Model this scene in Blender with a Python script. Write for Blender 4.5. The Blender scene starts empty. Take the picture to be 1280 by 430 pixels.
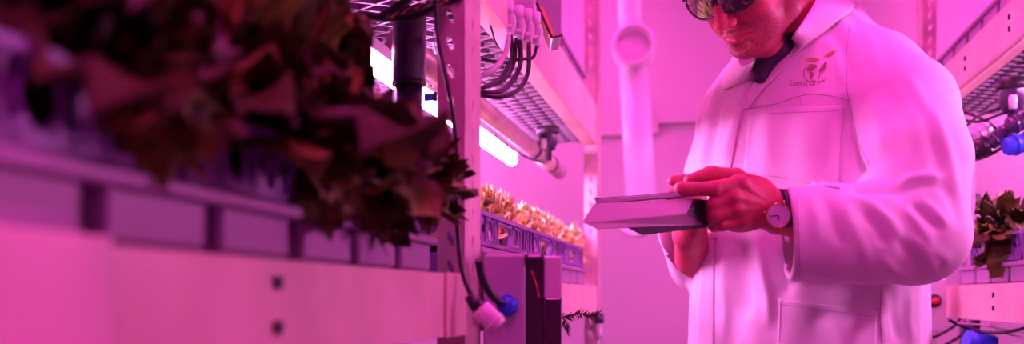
import bpy, math, random
import numpy as np
import openvdb
from mathutils import Vector, Matrix
from mathutils.bvhtree import BVHTree
from math import sin, cos, pi, radians, sqrt

random.seed(7); rng = np.random.default_rng(7)
S = bpy.context.scene
COL = S.collection
# ------------------------------------------------------------------ camera frame
FPX = 1244.4; TH = radians(11.36); CZ = 1.12; HOR = 370
ct, st = cos(TH), sin(TH)
def cw(x, y, z): return Vector((x*ct - y*st, x*st + y*ct, z + CZ))
def at(px, py, d): return cw((px-640)/FPX*d, d, (HOR-py)/FPX*d)
def ca(px, py, d): return np.array([(px-640)/FPX*d, d, (HOR-py)/FPX*d])      # camera-aligned metres
def ca2w(P): return np.stack([P[:,0]*ct-P[:,1]*st, P[:,0]*st+P[:,1]*ct, P[:,2]+CZ], 1)
def proj(P):                                                                  # world (n,3) -> px, py, depth
    x = P[:,0]*ct+P[:,1]*st; y = -P[:,0]*st+P[:,1]*ct; z = P[:,2]-CZ
    y = np.maximum(y, .05)
    return 640+x/y*FPX, HOR-z/y*FPX, y
cam_d = bpy.data.cameras.new('camera'); cam = bpy.data.objects.new('camera', cam_d); COL.objects.link(cam)
cam.location = (0, 0, CZ); cam.rotation_euler = (pi/2, 0, TH)
cam_d.lens = 35; cam_d.sensor_width = 36; cam_d.shift_y = 155/1280; cam_d.clip_start = .05
cam_d.dof.use_dof = True; cam_d.dof.focus_distance = 1.58; cam_d.dof.aperture_fstop = 2.9
S.camera = cam
S.view_settings.view_transform = 'Standard'; S.view_settings.look = 'None'
S.view_settings.gamma = 1; S.view_settings.exposure = .2; S.view_settings.use_curve_mapping = False
S.cycles.use_denoising = True
S.cycles.max_bounces = 8; S.cycles.sample_clamp_indirect = 6

# ------------------------------------------------------------------ materials
def mat(name, col, rough=.55, metal=0, var=0, scale=8, bump=0, bscale=60, emit=None, es=0, sss=0, spec=.5, col2=None, trans=0, coat=0):
    m = bpy.data.materials.new(name); m.use_nodes = True
    nt = m.node_tree; b = nt.nodes['Principled BSDF']
    b.inputs['Base Color'].default_value = (*col, 1); b.inputs['Roughness'].default_value = rough
    b.inputs['Metallic'].default_value = metal; b.inputs['Specular IOR Level'].default_value = spec
    if coat: b.inputs['Coat Weight'].default_value = coat; b.inputs['Coat Roughness'].default_value = .08
    if sss:
        b.inputs['Subsurface Weight'].default_value = sss; b.inputs['Subsurface Scale'].default_value = .006
        b.inputs['Subsurface Radius'].default_value = (1, .3, .2)
    if trans: b.inputs['Transmission Weight'].default_value = trans
    if emit: b.inputs['Emission Color'].default_value = (*emit, 1); b.inputs['Emission Strength'].default_value = es
    if var or col2 or bump:
        tc = nt.nodes.new('ShaderNodeTexCoord')
    if var or col2:
        n = nt.nodes.new('ShaderNodeTexNoise'); n.inputs['Scale'].default_value = scale; n.inputs['Detail'].default_value = 4
        nt.links.new(tc.outputs['Object'], n.inputs['Vector'])
        r = nt.nodes.new('ShaderNodeValToRGB'); r.color_ramp.elements[0].position = .35; r.color_ramp.elements[1].position = .65
        c1 = tuple(c*(1-var) for c in col); c2 = col2 or tuple(min(1, c*(1+var)) for c in col)
        r.color_ramp.elements[0].color = (*c1, 1); r.color_ramp.elements[1].color = (*c2, 1)
        nt.links.new(n.outputs['Fac'], r.inputs['Fac']); nt.links.new(r.outputs['Color'], b.inputs['Base Color'])
    if bump:
        n2 = nt.nodes.new('ShaderNodeTexNoise'); n2.inputs['Scale'].default_value = bscale; n2.inputs['Detail'].default_value = 3
        bp = nt.nodes.new('ShaderNodeBump'); bp.inputs['Strength'].default_value = bump; bp.inputs['Distance'].default_value = .002
        nt.links.new(tc.outputs['Object'], n2.inputs['Vector']); nt.links.new(n2.outputs['Fac'], bp.inputs['Height'])
        nt.links.new(bp.outputs['Normal'], b.inputs['Normal'])
    return m
M = dict(
 wall=mat('wall_paint', (.47,.43,.46), .5, var=.04, scale=1.5),
 ceil=mat('ceiling_paint', (.5,.48,.5), .6, var=.03),
 floor=mat('floor_vinyl', (.2,.19,.21), .5, var=.1, scale=5),
 steel=mat('powder_steel', (.82,.68,.54), .38, metal=.15, var=.10, scale=9, bump=.15, bscale=30),
 platew=mat('bright_painted_steel', (.95,.82,.70), .4, bump=.1),
 galv=mat('galvanised_steel', (.64,.54,.48), .38, metal=.25, var=.16, scale=14, bump=.2),
 grate=mat('grating_steel', (.13,.12,.15), .45, metal=.2, var=.1),
 crate=mat('crate_plastic', (.24,.14,.38), .42, var=.08, scale=12),
 cratel=mat('crate_panel_plastic', (.36,.24,.40), .42, var=.06),
 dark=mat('black_rubber', (.018,.014,.02), .4),
 darkp=mat('dark_pipe_plastic', (.045,.03,.08), .3, coat=.3),
 pvc=mat('white_pvc', (.93,.92,.93), .3),
 box=mat('enclosure_grey', (.42,.42,.48), .4, var=.05),
 boxl=mat('enclosure_light_grey', (.66,.66,.68), .4, var=.04),
 brass=mat('brass_plate', (.80,.52,.12), .35, metal=.5),
 glossk=mat('smoked_window', (.03,.015,.03), .08, coat=.5),
 blue=mat('blue_plastic', (.03,.10,.80), .35),
 red=mat('red_button_and_reflection', (.55,.05,.04), .35),  # also colours the reflection modelled on the window strip
 orange=mat('orange_wire', (.9,.25,.05), .45),
 wirel=mat('pale_wire', (.6,.58,.6), .45),
 clear=mat('clear_plug_plastic', (.75,.72,.75), .25),
 copper=mat('copper_wire', (.75,.35,.12), .35, metal=.5),
 led=mat('grow_light_tube', (.9,.9,.9), .4, emit=(1,.22,.78), es=100),
 ledc=mat('fill_lamp_diffuser', (.9,.9,.9), .4, emit=(1,.040,.56), es=27),  # glow of the added fill lamps at the ceiling
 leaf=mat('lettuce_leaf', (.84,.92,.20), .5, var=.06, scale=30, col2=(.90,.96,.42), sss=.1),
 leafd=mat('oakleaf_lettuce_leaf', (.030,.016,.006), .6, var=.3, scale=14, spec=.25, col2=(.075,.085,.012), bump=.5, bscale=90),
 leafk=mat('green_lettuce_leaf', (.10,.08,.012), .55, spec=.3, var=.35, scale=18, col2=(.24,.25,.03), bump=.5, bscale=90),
 herb=mat('herb_needles', (.03,.05,.02), .5),
 coat=mat('white_cotton', (.80,.79,.81), .75, bump=.10, bscale=700, spec=.2),
 seam=mat('cotton_seam', (.50,.48,.52), .8, spec=.1),
 shirt=mat('dark_purple_shirt', (.035,.012,.05), .8, bump=.2, bscale=400),
 trouser=mat('dark_trousers', (.03,.03,.05), .8),
 shoe=mat('shoe_leather', (.03,.025,.03), .4),
 hair=mat('short_brown_hair', (.07,.03,.015), .6, bump=1, bscale=300),
 frame=mat('sunglasses_frame', (.012,.01,.014), .2, coat=.5),
 lens=mat('sunglasses_lens', (.02,.012,.02), .05, coat=1, spec=.9),
 strap=mat('watch_strap', (.02,.01,.03), .45),
 gold=mat('watch_case', (.85,.45,.22), .2, metal=.9),
 dial=mat('watch_dial', (.72,.66,.78), .35),
 tsil=mat('tablet_aluminium', (.55,.52,.58), .3, metal=.5),
 tglass=mat('tablet_glass', (.02,.02,.03), .06, coat=1),
 case=mat('case_cover_fabric', (.66,.54,.62), .7, bump=.3, bscale=500),
 casek=mat('case_black', (.012,.010,.014), .5),
 logo=mat('logo_print', (.30,.18,.10), .7),
 logog=mat('logo_leaf_print', (.42,.34,.04), .7),
)
# skin with real colour differences (lips, beard stubble) driven by vertex attributes
ms = bpy.data.materials.new('skin'); ms.use_nodes = True; nt = ms.node_tree; b = nt.nodes['Principled BSDF']
b.inputs['Roughness'].default_value = .5; b.inputs['Subsurface Weight'].default_value = .18
b.inputs['Subsurface Scale'].default_value = .006; b.inputs['Subsurface Radius'].default_value = (1,.3,.2)
tc = nt.nodes.new('ShaderNodeTexCoord')
def nmix(a, bcol, fac_socket):
    mx = nt.nodes.new('ShaderNodeMix'); mx.data_type = 'RGBA'
    if isinstance(a, tuple): mx.inputs[6].default_value = (*a,1)
    else: nt.links.new(a, mx.inputs[6])
    mx.inputs[7].default_value = (*bcol,1); nt.links.new(fac_socket, mx.inputs[0]); return mx.outputs[2]
n1 = nt.nodes.new('ShaderNodeTexNoise'); n1.inputs['Scale'].default_value = 40; nt.links.new(tc.outputs['Object'], n1.inputs['Vector'])
c = nmix((.58,.095,.15), (.48,.06,.11), n1.outputs['Fac'])
al = nt.nodes.new('ShaderNodeAttribute'); al.attribute_name = 'lip'
c = nmix(c, (.40,.035,.07), al.outputs['Fac'])
ab = nt.nodes.new('ShaderNodeAttribute'); ab.attribute_name = 'stubble'
n3 = nt.nodes.new('ShaderNodeTexNoise'); n3.inputs['Scale'].default_value = 1000; n3.inputs['Detail'].default_value = 1; nt.links.new(tc.outputs['Object'], n3.inputs['Vector'])
rp = nt.nodes.new('ShaderNodeMapRange'); rp.inputs[1].default_value = .42; rp.inputs[2].default_value = .62; nt.links.new(n3.outputs['Fac'], rp.inputs[0])
mu = nt.nodes.new('ShaderNodeMath'); mu.operation = 'MULTIPLY'; nt.links.new(rp.outputs[0], mu.inputs[0]); nt.links.new(ab.outputs['Fac'], mu.inputs[1])
c = nmix(c, (.09,.02,.025), mu.outputs[0])
nt.links.new(c, b.inputs['Base Color'])
bp = nt.nodes.new('ShaderNodeBump'); bp.inputs['Strength'].default_value = .35; bp.inputs['Distance'].default_value = .0012
n4 = nt.nodes.new('ShaderNodeTexNoise'); n4.inputs['Scale'].default_value = 350; nt.links.new(tc.outputs['Object'], n4.inputs['Vector'])
nt.links.new(n4.outputs['Fac'], bp.inputs['Height']); nt.links.new(bp.outputs['Normal'], b.inputs['Normal'])
M['skin'] = ms

# ------------------------------------------------------------------ mesh building
def wm(o):
    return wm(o.parent) @ Matrix.Translation(o.location) if o.parent else Matrix.Translation(o.location)
class MB:
    def __init__(s): s.v = []; s.f = []; s.m = []; s.sm = []
    def add(s, vs, fs, mi=0, smooth=False):
        o = len(s.v); s.v += [tuple(v) for v in vs]
        for f in fs: s.f.append(tuple(i+o for i in f)); s.m.append(mi); s.sm.append(smooth)
    def box(s, lo, hi, mi=0, R=None, bev=0):
        x0,y0,z0 = lo; x1,y1,z1 = hi
        if bev <= 0:
            vs = [(x,y,z) for z in (z0,z1) for y in (y0,y1) for x in (x0,x1)]
            fs = [(0,2,3,1),(4,5,7,6),(0,1,5,4),(2,6,7,3),(0,4,6,2),(1,3,7,5)]
        else:
            b = min(bev, (x1-x0)/2.01, (y1-y0)/2.01, (z1-z0)/2.01); vs = []; idx = {}
            for i,(x,sx) in enumerate(((x0,1),(x1,-1))):
                for j,(y,sy) in enumerate(((y0,1),(y1,-1))):
                    for k,(z,sz) in enumerate(((z0,1),(z1,-1))):
                        for a,p in enumerate(((x,y+sy*b,z+sz*b),(x+sx*b,y,z+sz*b),(x+sx*b,y+sy*b,z))):
                            idx[i,j,k,a] = len(vs); vs.append(p)
            I = idx; fs = []
            for i in (0,1): fs.append((I[i,0,0,0],I[i,0,1,0],I[i,1,1,0],I[i,1,0,0]) if i==0 else (I[i,0,0,0],I[i,1,0,0],I[i,1,1,0],I[i,0,1,0]))
            for j in (0,1): fs.append((I[0,j,0,1],I[1,j,0,1],I[1,j,1,1],I[0,j,1,1]) if j==0 else (I[0,j,0,1],I[0,j,1,1],I[1,j,1,1],I[1,j,0,1]))
            for k in (0,1): fs.append((I[0,0,k,2],I[0,1,k,2],I[1,1,k,2],I[1,0,k,2]) if k==0 else (I[0,0,k,2],I[1,0,k,2],I[1,1,k,2],I[0,1,k,2]))
            for i in (0,1):
                for j in (0,1): fs.append((I[i,j,0,0],I[i,j,0,1],I[i,j,1,1],I[i,j,1,0]) if i!=j else (I[i,j,0,0],I[i,j,1,0],I[i,j,1,1],I[i,j,0,1]))
                for k in (0,1): fs.append((I[i,0,k,0],I[i,1,k,0],I[i,1,k,2],I[i,0,k,2]))
            for j in (0,1):
                for k in (0,1): fs.append((I[0,j,k,1],I[1,j,k,1],I[1,j,k,2],I[0,j,k,2]))
            for i in (0,1):
                for j in (0,1):
                    for k in (0,1): fs.append((I[i,j,k,0],I[i,j,k,1],I[i,j,k,2]))
        if R is not None: vs = [R @ Vector(v) for v in vs]
        s.add(vs, fs, mi); return s
    def tube(s, pts, r, n=10, mi=0, caps=True, closed=False):
        P = [Vector(p) for p in pts]; rs = r if isinstance(r, (list,tuple)) else [r]*len(P)
        vs = []; up = None; N = len(P)
        for i,p in enumerate(P):
            a = P[(i-1)%N] if (i or closed) else P[0]; c_ = P[(i+1)%N] if (i<N-1 or closed) else P[-1]
            t = (c_-a).normalized()
            if up is None: up = Vector((0,0,1)) if abs(t.z)<.9 else Vector((1,0,0))
            u = (up - t*up.dot(t)).normalized(); w = t.cross(u); up = u
            for k in range(n):
                an = 2*pi*k/n; vs.append(p + (u*cos(an)+w*sin(an))*rs[i])
        fs = [(i*n+k, i*n+(k+1)%n, ((i+1)%N)*n+(k+1)%n, ((i+1)%N)*n+k) for i in range(N if closed else N-1) for k in range(n)]
        s.add(vs, fs, mi, True)
        if caps and not closed:
            o = len(s.v)-len(vs)
            s.f.append(tuple(o+k for k in reversed(range(n)))); s.m.append(mi); s.sm.append(False)
            s.f.append(tuple(o+(N-1)*n+k for k in range(n))); s.m.append(mi); s.sm.append(False)
        return s
    def lathe(s, prof, c, axis=(0,0,1), n=24, mi=0):            # prof: (radius, height) list
        ax = Vector(axis).normalized(); u = ax.orthogonal().normalized(); w = ax.cross(u); c = Vector(c); vs = []
        for r,h in prof:
            for k in range(n):
                an = 2*pi*k/n; vs.append(c + ax*h + (u*cos(an)+w*sin(an))*max(r,1e-5))
        fs = [(i*n+k, i*n+(k+1)%n, (i+1)*n+(k+1)%n, (i+1)*n+k) for i in range(len(prof)-1) for k in range(n)]
        s.add(vs, fs, mi, True); return s
    def grid(s, G, mi=0, smooth=True):                           # G[i][j] points
        n, m_ = len(G), len(G[0])
        s.add([p for row in G for p in row], [(i*m_+j, i*m_+j+1, (i+1)*m_+j+1, (i+1)*m_+j) for i in range(n-1) for j in range(m_-1)], mi, smooth); return s
    def build(s, name, mats, parent=None, solid=0, bevel=0, autosmooth=False):
        me = bpy.data.meshes.new(name)
        if parent is not None and parent.type == 'EMPTY' or parent is None: org = Vector((0,0,0))
        V = s.v
        if parent is None:
            A = np.array(V); c = Vector(((A[:,0].min()+A[:,0].max())/2, (A[:,1].min()+A[:,1].max())/2, A[:,2].min()))
            V = [Vector(v)-c for v in V]
        else:
            inv = wm(parent).inverted(); V = [inv @ Vector(v) for v in V]; c = None
        me.from_pydata([tuple(v) for v in V], [], s.f)
        for m_ in (mats if isinstance(mats, (list,tuple)) else [mats]): me.materials.append(M[m_])
        me.polygons.foreach_set('material_index', s.m); me.polygons.foreach_set('use_smooth', s.sm)
        me.update(); me.validate()
        o = bpy.data.objects.new(name, me); COL.objects.link(o)
        if parent is not None: o.parent = parent
        else: o.location = c; o.matrix_world = Matrix.Translation(c)
        if solid: md = o.modifiers.new('solid','SOLIDIFY'); md.thickness = solid; md.offset = 0
        if bevel: md = o.modifiers.new('bevel','BEVEL'); md.width = bevel; md.segments = 2; md.limit_method = 'ANGLE'
        return o
def tag(o, label=None, cat=None, group=None, kind=None):
    if label: o['label'] = label
    if cat: o['category'] = cat
    if group: o['group'] = group
    if kind: o['kind'] = kind
    return o
def thing(name, label, cat, loc, group=None):
    o = bpy.data.objects.new(name, None); COL.objects.link(o); o.location = loc; o.matrix_world = Matrix.Translation(Vector(loc))
    o.empty_display_size = .05
    return tag(o, label, cat, group)
def catmull(pts, n=8):
    P = [Vector(p) for p in pts]; P = [P[0]*2-P[1]] + P + [P[-1]*2-P[-2]]; out = []
    for i in range(1, len(P)-2):
        for k in range(n):
            t = k/n; a,b_,c_,d = P[i-1:i+3]
            out.append(.5*((2*b_)+(c_-a)*t+(2*a-5*b_+4*c_-d)*t*t+(3*b_-a-3*c_+d)*t**3))
    out.append(P[-2]); return out
def pxc(pts, n=8): return catmull([at(*p) for p in pts], n)

# ------------------------------------------------------------------ signed distance modelling
class SDF:
    def __init__(s, lo, hi, h):
        s.lo = np.array(lo, float); s.h = h; s.n = np.ceil((np.array(hi)-s.lo)/h).astype(int)+1
        s.F = np.full(s.n, .2, np.float32)
    def reg(s, lo, hi):
        a = np.clip(np.floor((np.array(lo)-s.lo)/s.h).astype(int), 0, s.n); b = np.clip(np.ceil((np.array(hi)-s.lo)/s.h).astype(int)+1, 0, s.n)
        if (b <= a).any(): return None
        sl = tuple(slice(i,j) for i,j in zip(a,b))
        G = np.ogrid[sl]; return sl, [s.lo[i]+G[i].astype(np.float32)*s.h for i in range(3)]
    def mix(s, sl, d, k, op):
        A = s.F[sl]
        if op == '+':
            if k > 0:
                hh = np.clip(.5+.5*(A-d)/k, 0, 1); s.F[sl] = A*(1-hh)+d*hh - k*hh*(1-hh)
            else: s.F[sl] = np.minimum(A, d)
        else:
            if k > 0:
                hh = np.clip(.5-.5*(A+d)/k, 0, 1); s.F[sl] = A*(1-hh)+(-d)*hh + k*hh*(1-hh)
            else: s.F[sl] = np.maximum(A, -d)
    def cap(s, p, q, r0, r1=None, k=0., op='+'):
        r1 = r0 if r1 is None else r1; p = np.array(p, float); q = np.array(q, float); m = max(r0,r1)+k+3*s.h
        r = s.reg(np.minimum(p,q)-m, np.maximum(p,q)+m)
        if r is None: return
        sl,(X,Y,Z) = r; d = q-p; L = max((d*d).sum(), 1e-9)
        t = np.clip(((X-p[0])*d[0]+(Y-p[1])*d[1]+(Z-p[2])*d[2])/L, 0, 1)
        D = np.sqrt((X-p[0]-t*d[0])**2+(Y-p[1]-t*d[1])**2+(Z-p[2]-t*d[2])**2) - (r0+(r1-r0)*t)
        s.mix(sl, D, k, op)
    def ell(s, c, rad, R=None, k=0., op='+'):
        c = np.array(c, float); m = max(rad)+k+3*s.h; r = s.reg(c-m, c+m)
        if r is None: return
        sl,(X,Y,Z) = r; R = np.eye(3) if R is None else R      # rows of R: local axes
        X = X-c[0]; Y = Y-c[1]; Z = Z-c[2]
        L = [R[i][0]*X+R[i][1]*Y+R[i][2]*Z for i in range(3)]
        k0 = np.sqrt(sum((L[i]/rad[i])**2 for i in range(3))); k1 = np.sqrt(sum((L[i]/rad[i]**2)**2 for i in range(3)))
        s.mix(sl, k0*(k0-1)/np.maximum(k1,1e-6), k, op)
    def chain(s, pts, rs, k=0., op='+', kk=None):
        for i in range(len(pts)-1): s.cap(pts[i], pts[i+1], rs[i], rs[i+1], k if i == 0 or kk is None else kk, op)
    def half(s, p, nrm):                                        # keep the side the normal points away from
        X,Y,Z = np.ogrid[tuple(slice(0,i) for i in s.n)]; X = s.lo[0]+X*s.h-p[0]; Y = s.lo[1]+Y*s.h-p[1]; Z = s.lo[2]+Z*s.h-p[2]
        s.F = np.maximum(s.F, (X*nrm[0]+Y*nrm[1]+Z*nrm[2]).astype(np.float32))
    def mesh(s):
        F = s.F.copy()
        for ax in range(3):
            for e in (0,-1):
                ix = [slice(None)]*3; ix[ax] = e; F[tuple(ix)] = np.maximum(F[tuple(ix)], s.h)
        g = openvdb.FloatGrid(); g.background = .2; g.copyFromArray(np.ascontiguousarray(F), tolerance=0)
        v,t,q = g.convertToPolygons(isovalue=0, adaptivity=0)
        v = np.array(v, float)*s.h+s.lo; q = np.array(q)
        A_,B_,C_ = v[q[:,0]],v[q[:,1]],v[q[:,2]]
        if (A_*np.cross(B_-A_,C_-A_)).sum() < 0 and (( A_-v.mean(0))*np.cross(B_-A_,C_-A_)).sum() < 0: q = q[:, ::-1]
        return v, q
def smooth_v(v, q, it=2, lam=.5):
    e = np.concatenate([q[:,[0,1]],q[:,[1,2]],q[:,[2,3]],q[:,[3,0]]]); n = len(v)
    deg = np.bincount(e.ravel(), minlength=n)[:,None]; deg = np.maximum(deg,1)
    for _ in range(it):
        acc = np.zeros_like(v)
        for a in range(3):
            acc[:,a] = np.bincount(e[:,0], v[e[:,1],a], n)+np.bincount(e[:,1], v[e[:,0],a], n)
        v = v+lam*(acc/deg-v)
    return v
def normals(v, q):
    fn = np.cross(v[q[:,2]]-v[q[:,0]], v[q[:,3]]-v[q[:,1]]); N = np.zeros_like(v)
    for i in range(4):
        for a in range(3): N[:,a] += np.bincount(q[:,i], fn[:,a], len(v))
    return N/np.maximum(np.linalg.norm(N,axis=1,keepdims=True),1e-12)
def np_obj(name, v, q, m_, parent=None, org=None, attrs=None):
    me = bpy.data.meshes.new(name); org = np.array(org if org is not None else (0,0,0), float)
    if parent is not None: org = np.array(wm(parent).translation)
    me.vertices.add(len(v)); me.vertices.foreach_set('co', (v-org).astype(np.float32).ravel())
    me.loops.add(q.size); me.loops.foreach_set('vertex_index', q.ravel().astype(np.int32))
    me.polygons.add(len(q)); me.polygons.foreach_set('loop_start', np.arange(0,q.size,4,dtype=np.int32))
    me.polygons.foreach_set('loop_total', np.full(len(q),4,np.int32)); me.update(calc_edges=True); me.validate()
    me.polygons.foreach_set('use_smooth', np.ones(len(q),bool)); me.materials.append(M[m_])
    for k_,a in (attrs or {}).items():
        at_ = me.attributes.new(k_, 'FLOAT', 'POINT'); at_.data.foreach_set('value', a.astype(np.float32))
    o = bpy.data.objects.new(name, me); COL.objects.link(o)
    if parent is not None: o.parent = parent
    else: o.location = org; o.matrix_world = Matrix.Translation(Vector(org))
    return o
# ================================================================== THE PLACE
def struct(name, mb, m_, **k):
    o = mb.build(name, m_, **k); o['kind'] = 'structure'; return o
XW0, XW1, YW0, YW1, ZC = -1.45, 1.62, -1.9, 4.25, 2.62
mb = MB(); mb.box((XW0-.1,YW0-.1,-.1),(XW1+.1,YW1+.1,0)); struct('floor', mb, 'floor')
mb = MB(); mb.box((XW0-.1,YW0-.1,ZC),(XW1+.1,YW1+.1,ZC+.1)); struct('ceiling', mb, 'ceil')
mb = MB(); mb.box((XW0-.1,YW1,0),(XW1+.1,YW1+.1,ZC)); struct('wall_back', mb, 'wall')
mb = MB(); mb.box((XW0-.1,YW0-.1,0),(XW1+.1,YW0,ZC)); struct('wall_front', mb, 'wall')
mb = MB(); mb.box((XW0-.1,YW0,0),(XW0,YW1,ZC)); struct('wall_left', mb, 'wall')
mb = MB(); mb.box((XW1,YW0,0),(XW1+.1,YW1,ZC)); struct('wall_right', mb, 'wall')
mb = MB(); mb.box((-.22,YW1-.03,1.845),(.42,YW1,1.93)); mb.box((-.48,YW1-.02,1.80),(-.22,YW1,1.89)); struct('trim_1', mb, 'wall', bevel=.004)
mb = MB(); mb.box((-.50,YW1-.012,0),(-.485,YW1,ZC)); mb.box((.60,YW1-.012,0),(.615,YW1,ZC)); struct('trim_2', mb, 'wall')

def holed(mb, P, eu, ev, w, pitch, n, hw, hh_, skew=0., mi=0, t=.002):      # slotted steel strip, real holes
    P = Vector(P); eu = Vector(eu); ev = Vector(ev); nn = eu.cross(ev).normalized()*t/2
    for k in range(n):
        o = P + ev*(k*pitch); c = o + eu*(w/2) + ev*(pitch/2)
        out = [(-w/2,-pitch/2),(0,-pitch/2),(w/2,-pitch/2),(w/2,0),(w/2,pitch/2),(0,pitch/2),(-w/2,pitch/2),(-w/2,0)]
        inn = [(-hw*.5,-hh_),(0,-hh_*1.15),(hw*.5,-hh_),(hw,0),(hw*.6,hh_),(0,hh_*1.1),(-hw*.6,hh_),(-hw,0)]
        for side in (1,-1):
            vs = [c+eu*a+ev*b_+nn*side for a,b_ in out]+[c+eu*(a+skew*b_)+ev*b_+nn*side for a,b_ in inn]
            mb.add(vs, [(i,(i+1)%8,8+(i+1)%8,8+i) for i in range(8)], mi)
        vs = [c+eu*(a+skew*b_)+ev*b_+nn for a,b_ in inn]+[c+eu*(a+skew*b_)+ev*b_-nn for a,b_ in inn]
        mb.add(vs, [(i,(i+1)%8,8+(i+1)%8,8+i) for i in range(8)], mi)
def post(parent, x, y, sx, wy=.085, h=2.45, wx=.034):       # L profile: plate across the aisle end, flange along the aisle
    mb = MB(); n = int(h/.0345)
    holed(mb, (x,y,0), (-sx,0,0), (0,0,1), wx, .0345, n, .0042, .0078, .35)
    holed(mb, (x,y,0), (0,1,0), (0,0,1), wy, .0345, n, .0030, .0065)
    mb.box((min(x-sx*wx,x-sx*(wx-.002)),y,0),(max(x-sx*wx,x-sx*(wx-.002)),y+.014,h))
    mb.box((min(x,x-sx*.014),y+wy-.002,0),(max(x,x-sx*.014),y+wy,h))
    return mb.build('post','galv',parent)
def beam(parent, x, sx, y0, y1, z0, z1, name='beam'):          # open C section, outer face on the aisle side
    mb = MB(); a = x; t = .002; d = .035
    def bx(x0,x1,z0_,z1_): mb.box((min(x0,x1),y0,z0_),(max(x0,x1),y1,z1_))
    bx(a, a-sx*t, z0, z1); bx(a-sx*t, a-sx*d, z1-t, z1); bx(a-sx*t, a-sx*d, z0, z0+t); bx(a-sx*d, a-sx*(d-t), z0, z0+.012); bx(a-sx*d, a-sx*(d-t), z1-.012, z1)
    return mb.build(name,'steel',parent,bevel=.0007)
def grating(parent, x0, x1, y0, y1, z, sp=.034, ang=33):
    mb = MB()
    for sgn in (1,-1):
        a = radians(ang)*sgn; d = Vector((cos(a), sin(a),0)); n_ = Vector((-sin(a),cos(a),0)); C_ = Vector(((x0+x1)/2,(y0+y1)/2,0))
        R_ = (abs(x1-x0)+abs(y1-y0)); k = -int(R_/sp)
        while k*sp < R_:
            o = C_+n_*(k*sp); ts = [-1e9, 1e9]
            for ax_,lo_b,hi_b in ((0,min(x0,x1),max(x0,x1)),(1,y0,y1)):
                t0,t1 = sorted(((lo_b-o[ax_])/d[ax_], (hi_b-o[ax_])/d[ax_])); ts = [max(ts[0],t0), min(ts[1],t1)]
            if ts[1]-ts[0] > .01:
                p,q = o+d*ts[0], o+d*ts[1]; w_ = n_*.0016
                vs = [p-w_,q-w_,q+w_,p+w_]; vs = [v+Vector((0,0,z)) for v in vs]+[v+Vector((0,0,z+.009)) for v in vs]
                mb.add(vs, [(0,1,2,3),(7,6,5,4),(0,4,5,1),(1,5,6,2),(2,6,7,3),(3,7,4,0)])
            k += 1
    o = mb.build('shelf_grating','grate',parent); return o
def rack(label, x, xb, sx, ys, beams, gratings, loc):
    r = thing('storage_rack', label, 'rack', loc)
    for y in ys:
        post(r, x, y, sx); post(r, xb, y, -sx, wy=.05)
    for (y0,y1,z0,z1) in beams:
        beam(r, x, sx, y0, y1, z0, z1); beam(r, xb, -sx, y0, y1, z0, z1)
    for (y0,y1,z) in gratings: grating(r, x-sx*.037, xb+sx*.037, y0, y1, z)
    return r
XL, XLB, XR, XRB = -.30, -.93, .56, 1.19
YA, YB, YC = -.20, 1.192, 2.64
rl = rack('white slotted steel rack along the left side, crates on its shelves', XL, XLB, 1, (YA,YB,YC),
     [(YA+.085,YB-.002,1.073,1.146),(YB+.087,YC-.002,1.073,1.146),(YA+.085,YB-.002,1.52,1.625),(YB+.087,YC-.002,1.52,1.625),(YA+.085,YB-.002,.40,.473),(YB+.087,YC-.002,.40,.473)],
     [(YA+.08,YB-.01,1.105),(YB+.08,YC-.01,1.105),(YA+.08,YB-.01,1.526),(YB+.08,YC-.01,1.526)], (XL,YB,0))
mb = MB(); mb.box((XL,.27,1.068),(XL+.004,.452,1.150)); mb.build('beam_bracket','platew',rl,bevel=.001)
for z_b in (1.1296,1.098):
    for y_b in (.653,):
        mb = MB(); mb.box((XL-.001,y_b-.0045,z_b-.0045),(XL+.0035,y_b+.0045,z_b+.0045)); mb.build('beam_slot','dark',rl)  # slot in the beam, its dark inside drawn as a black plate
mb = MB()
mb.box((XL+.0005,1.10,1.072),(XL+.004,1.190,1.147)); mb.build('beam_bracket','steel',rl,bevel=.001)
rr = rack('white slotted steel rack on the right behind the person', XR, XRB, -1, (1.0,2.86),
     [(1.077,2.858,1.069,1.145),(1.077,2.858,1.598,1.685),(1.077,2.858,.40,.473)], [(1.09,2.85,1.10),(1.09,2.85,1.603)], (XR,2.86,0))
for (y_b,z_b) in ((2.17,1.122),(2.17,1.095),(2.06,1.655),(2.06,1.632),(2.40,1.655),(2.40,1.632)):
    mb = MB(); mb.box((XR-.0035,y_b-.002,z_b-.005),(XR+.001,y_b+.002,z_b+.005)); mb.build('beam_slot','dark',rr)  # holes in the right beams, their darkness put on as black plates
mb = MB(); mb.tube([(XR-.002,1.08,1.596),(XR-.002,2.85,1.596)], .007, 10); mb.build('lower_rail','steel',rr)

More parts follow.
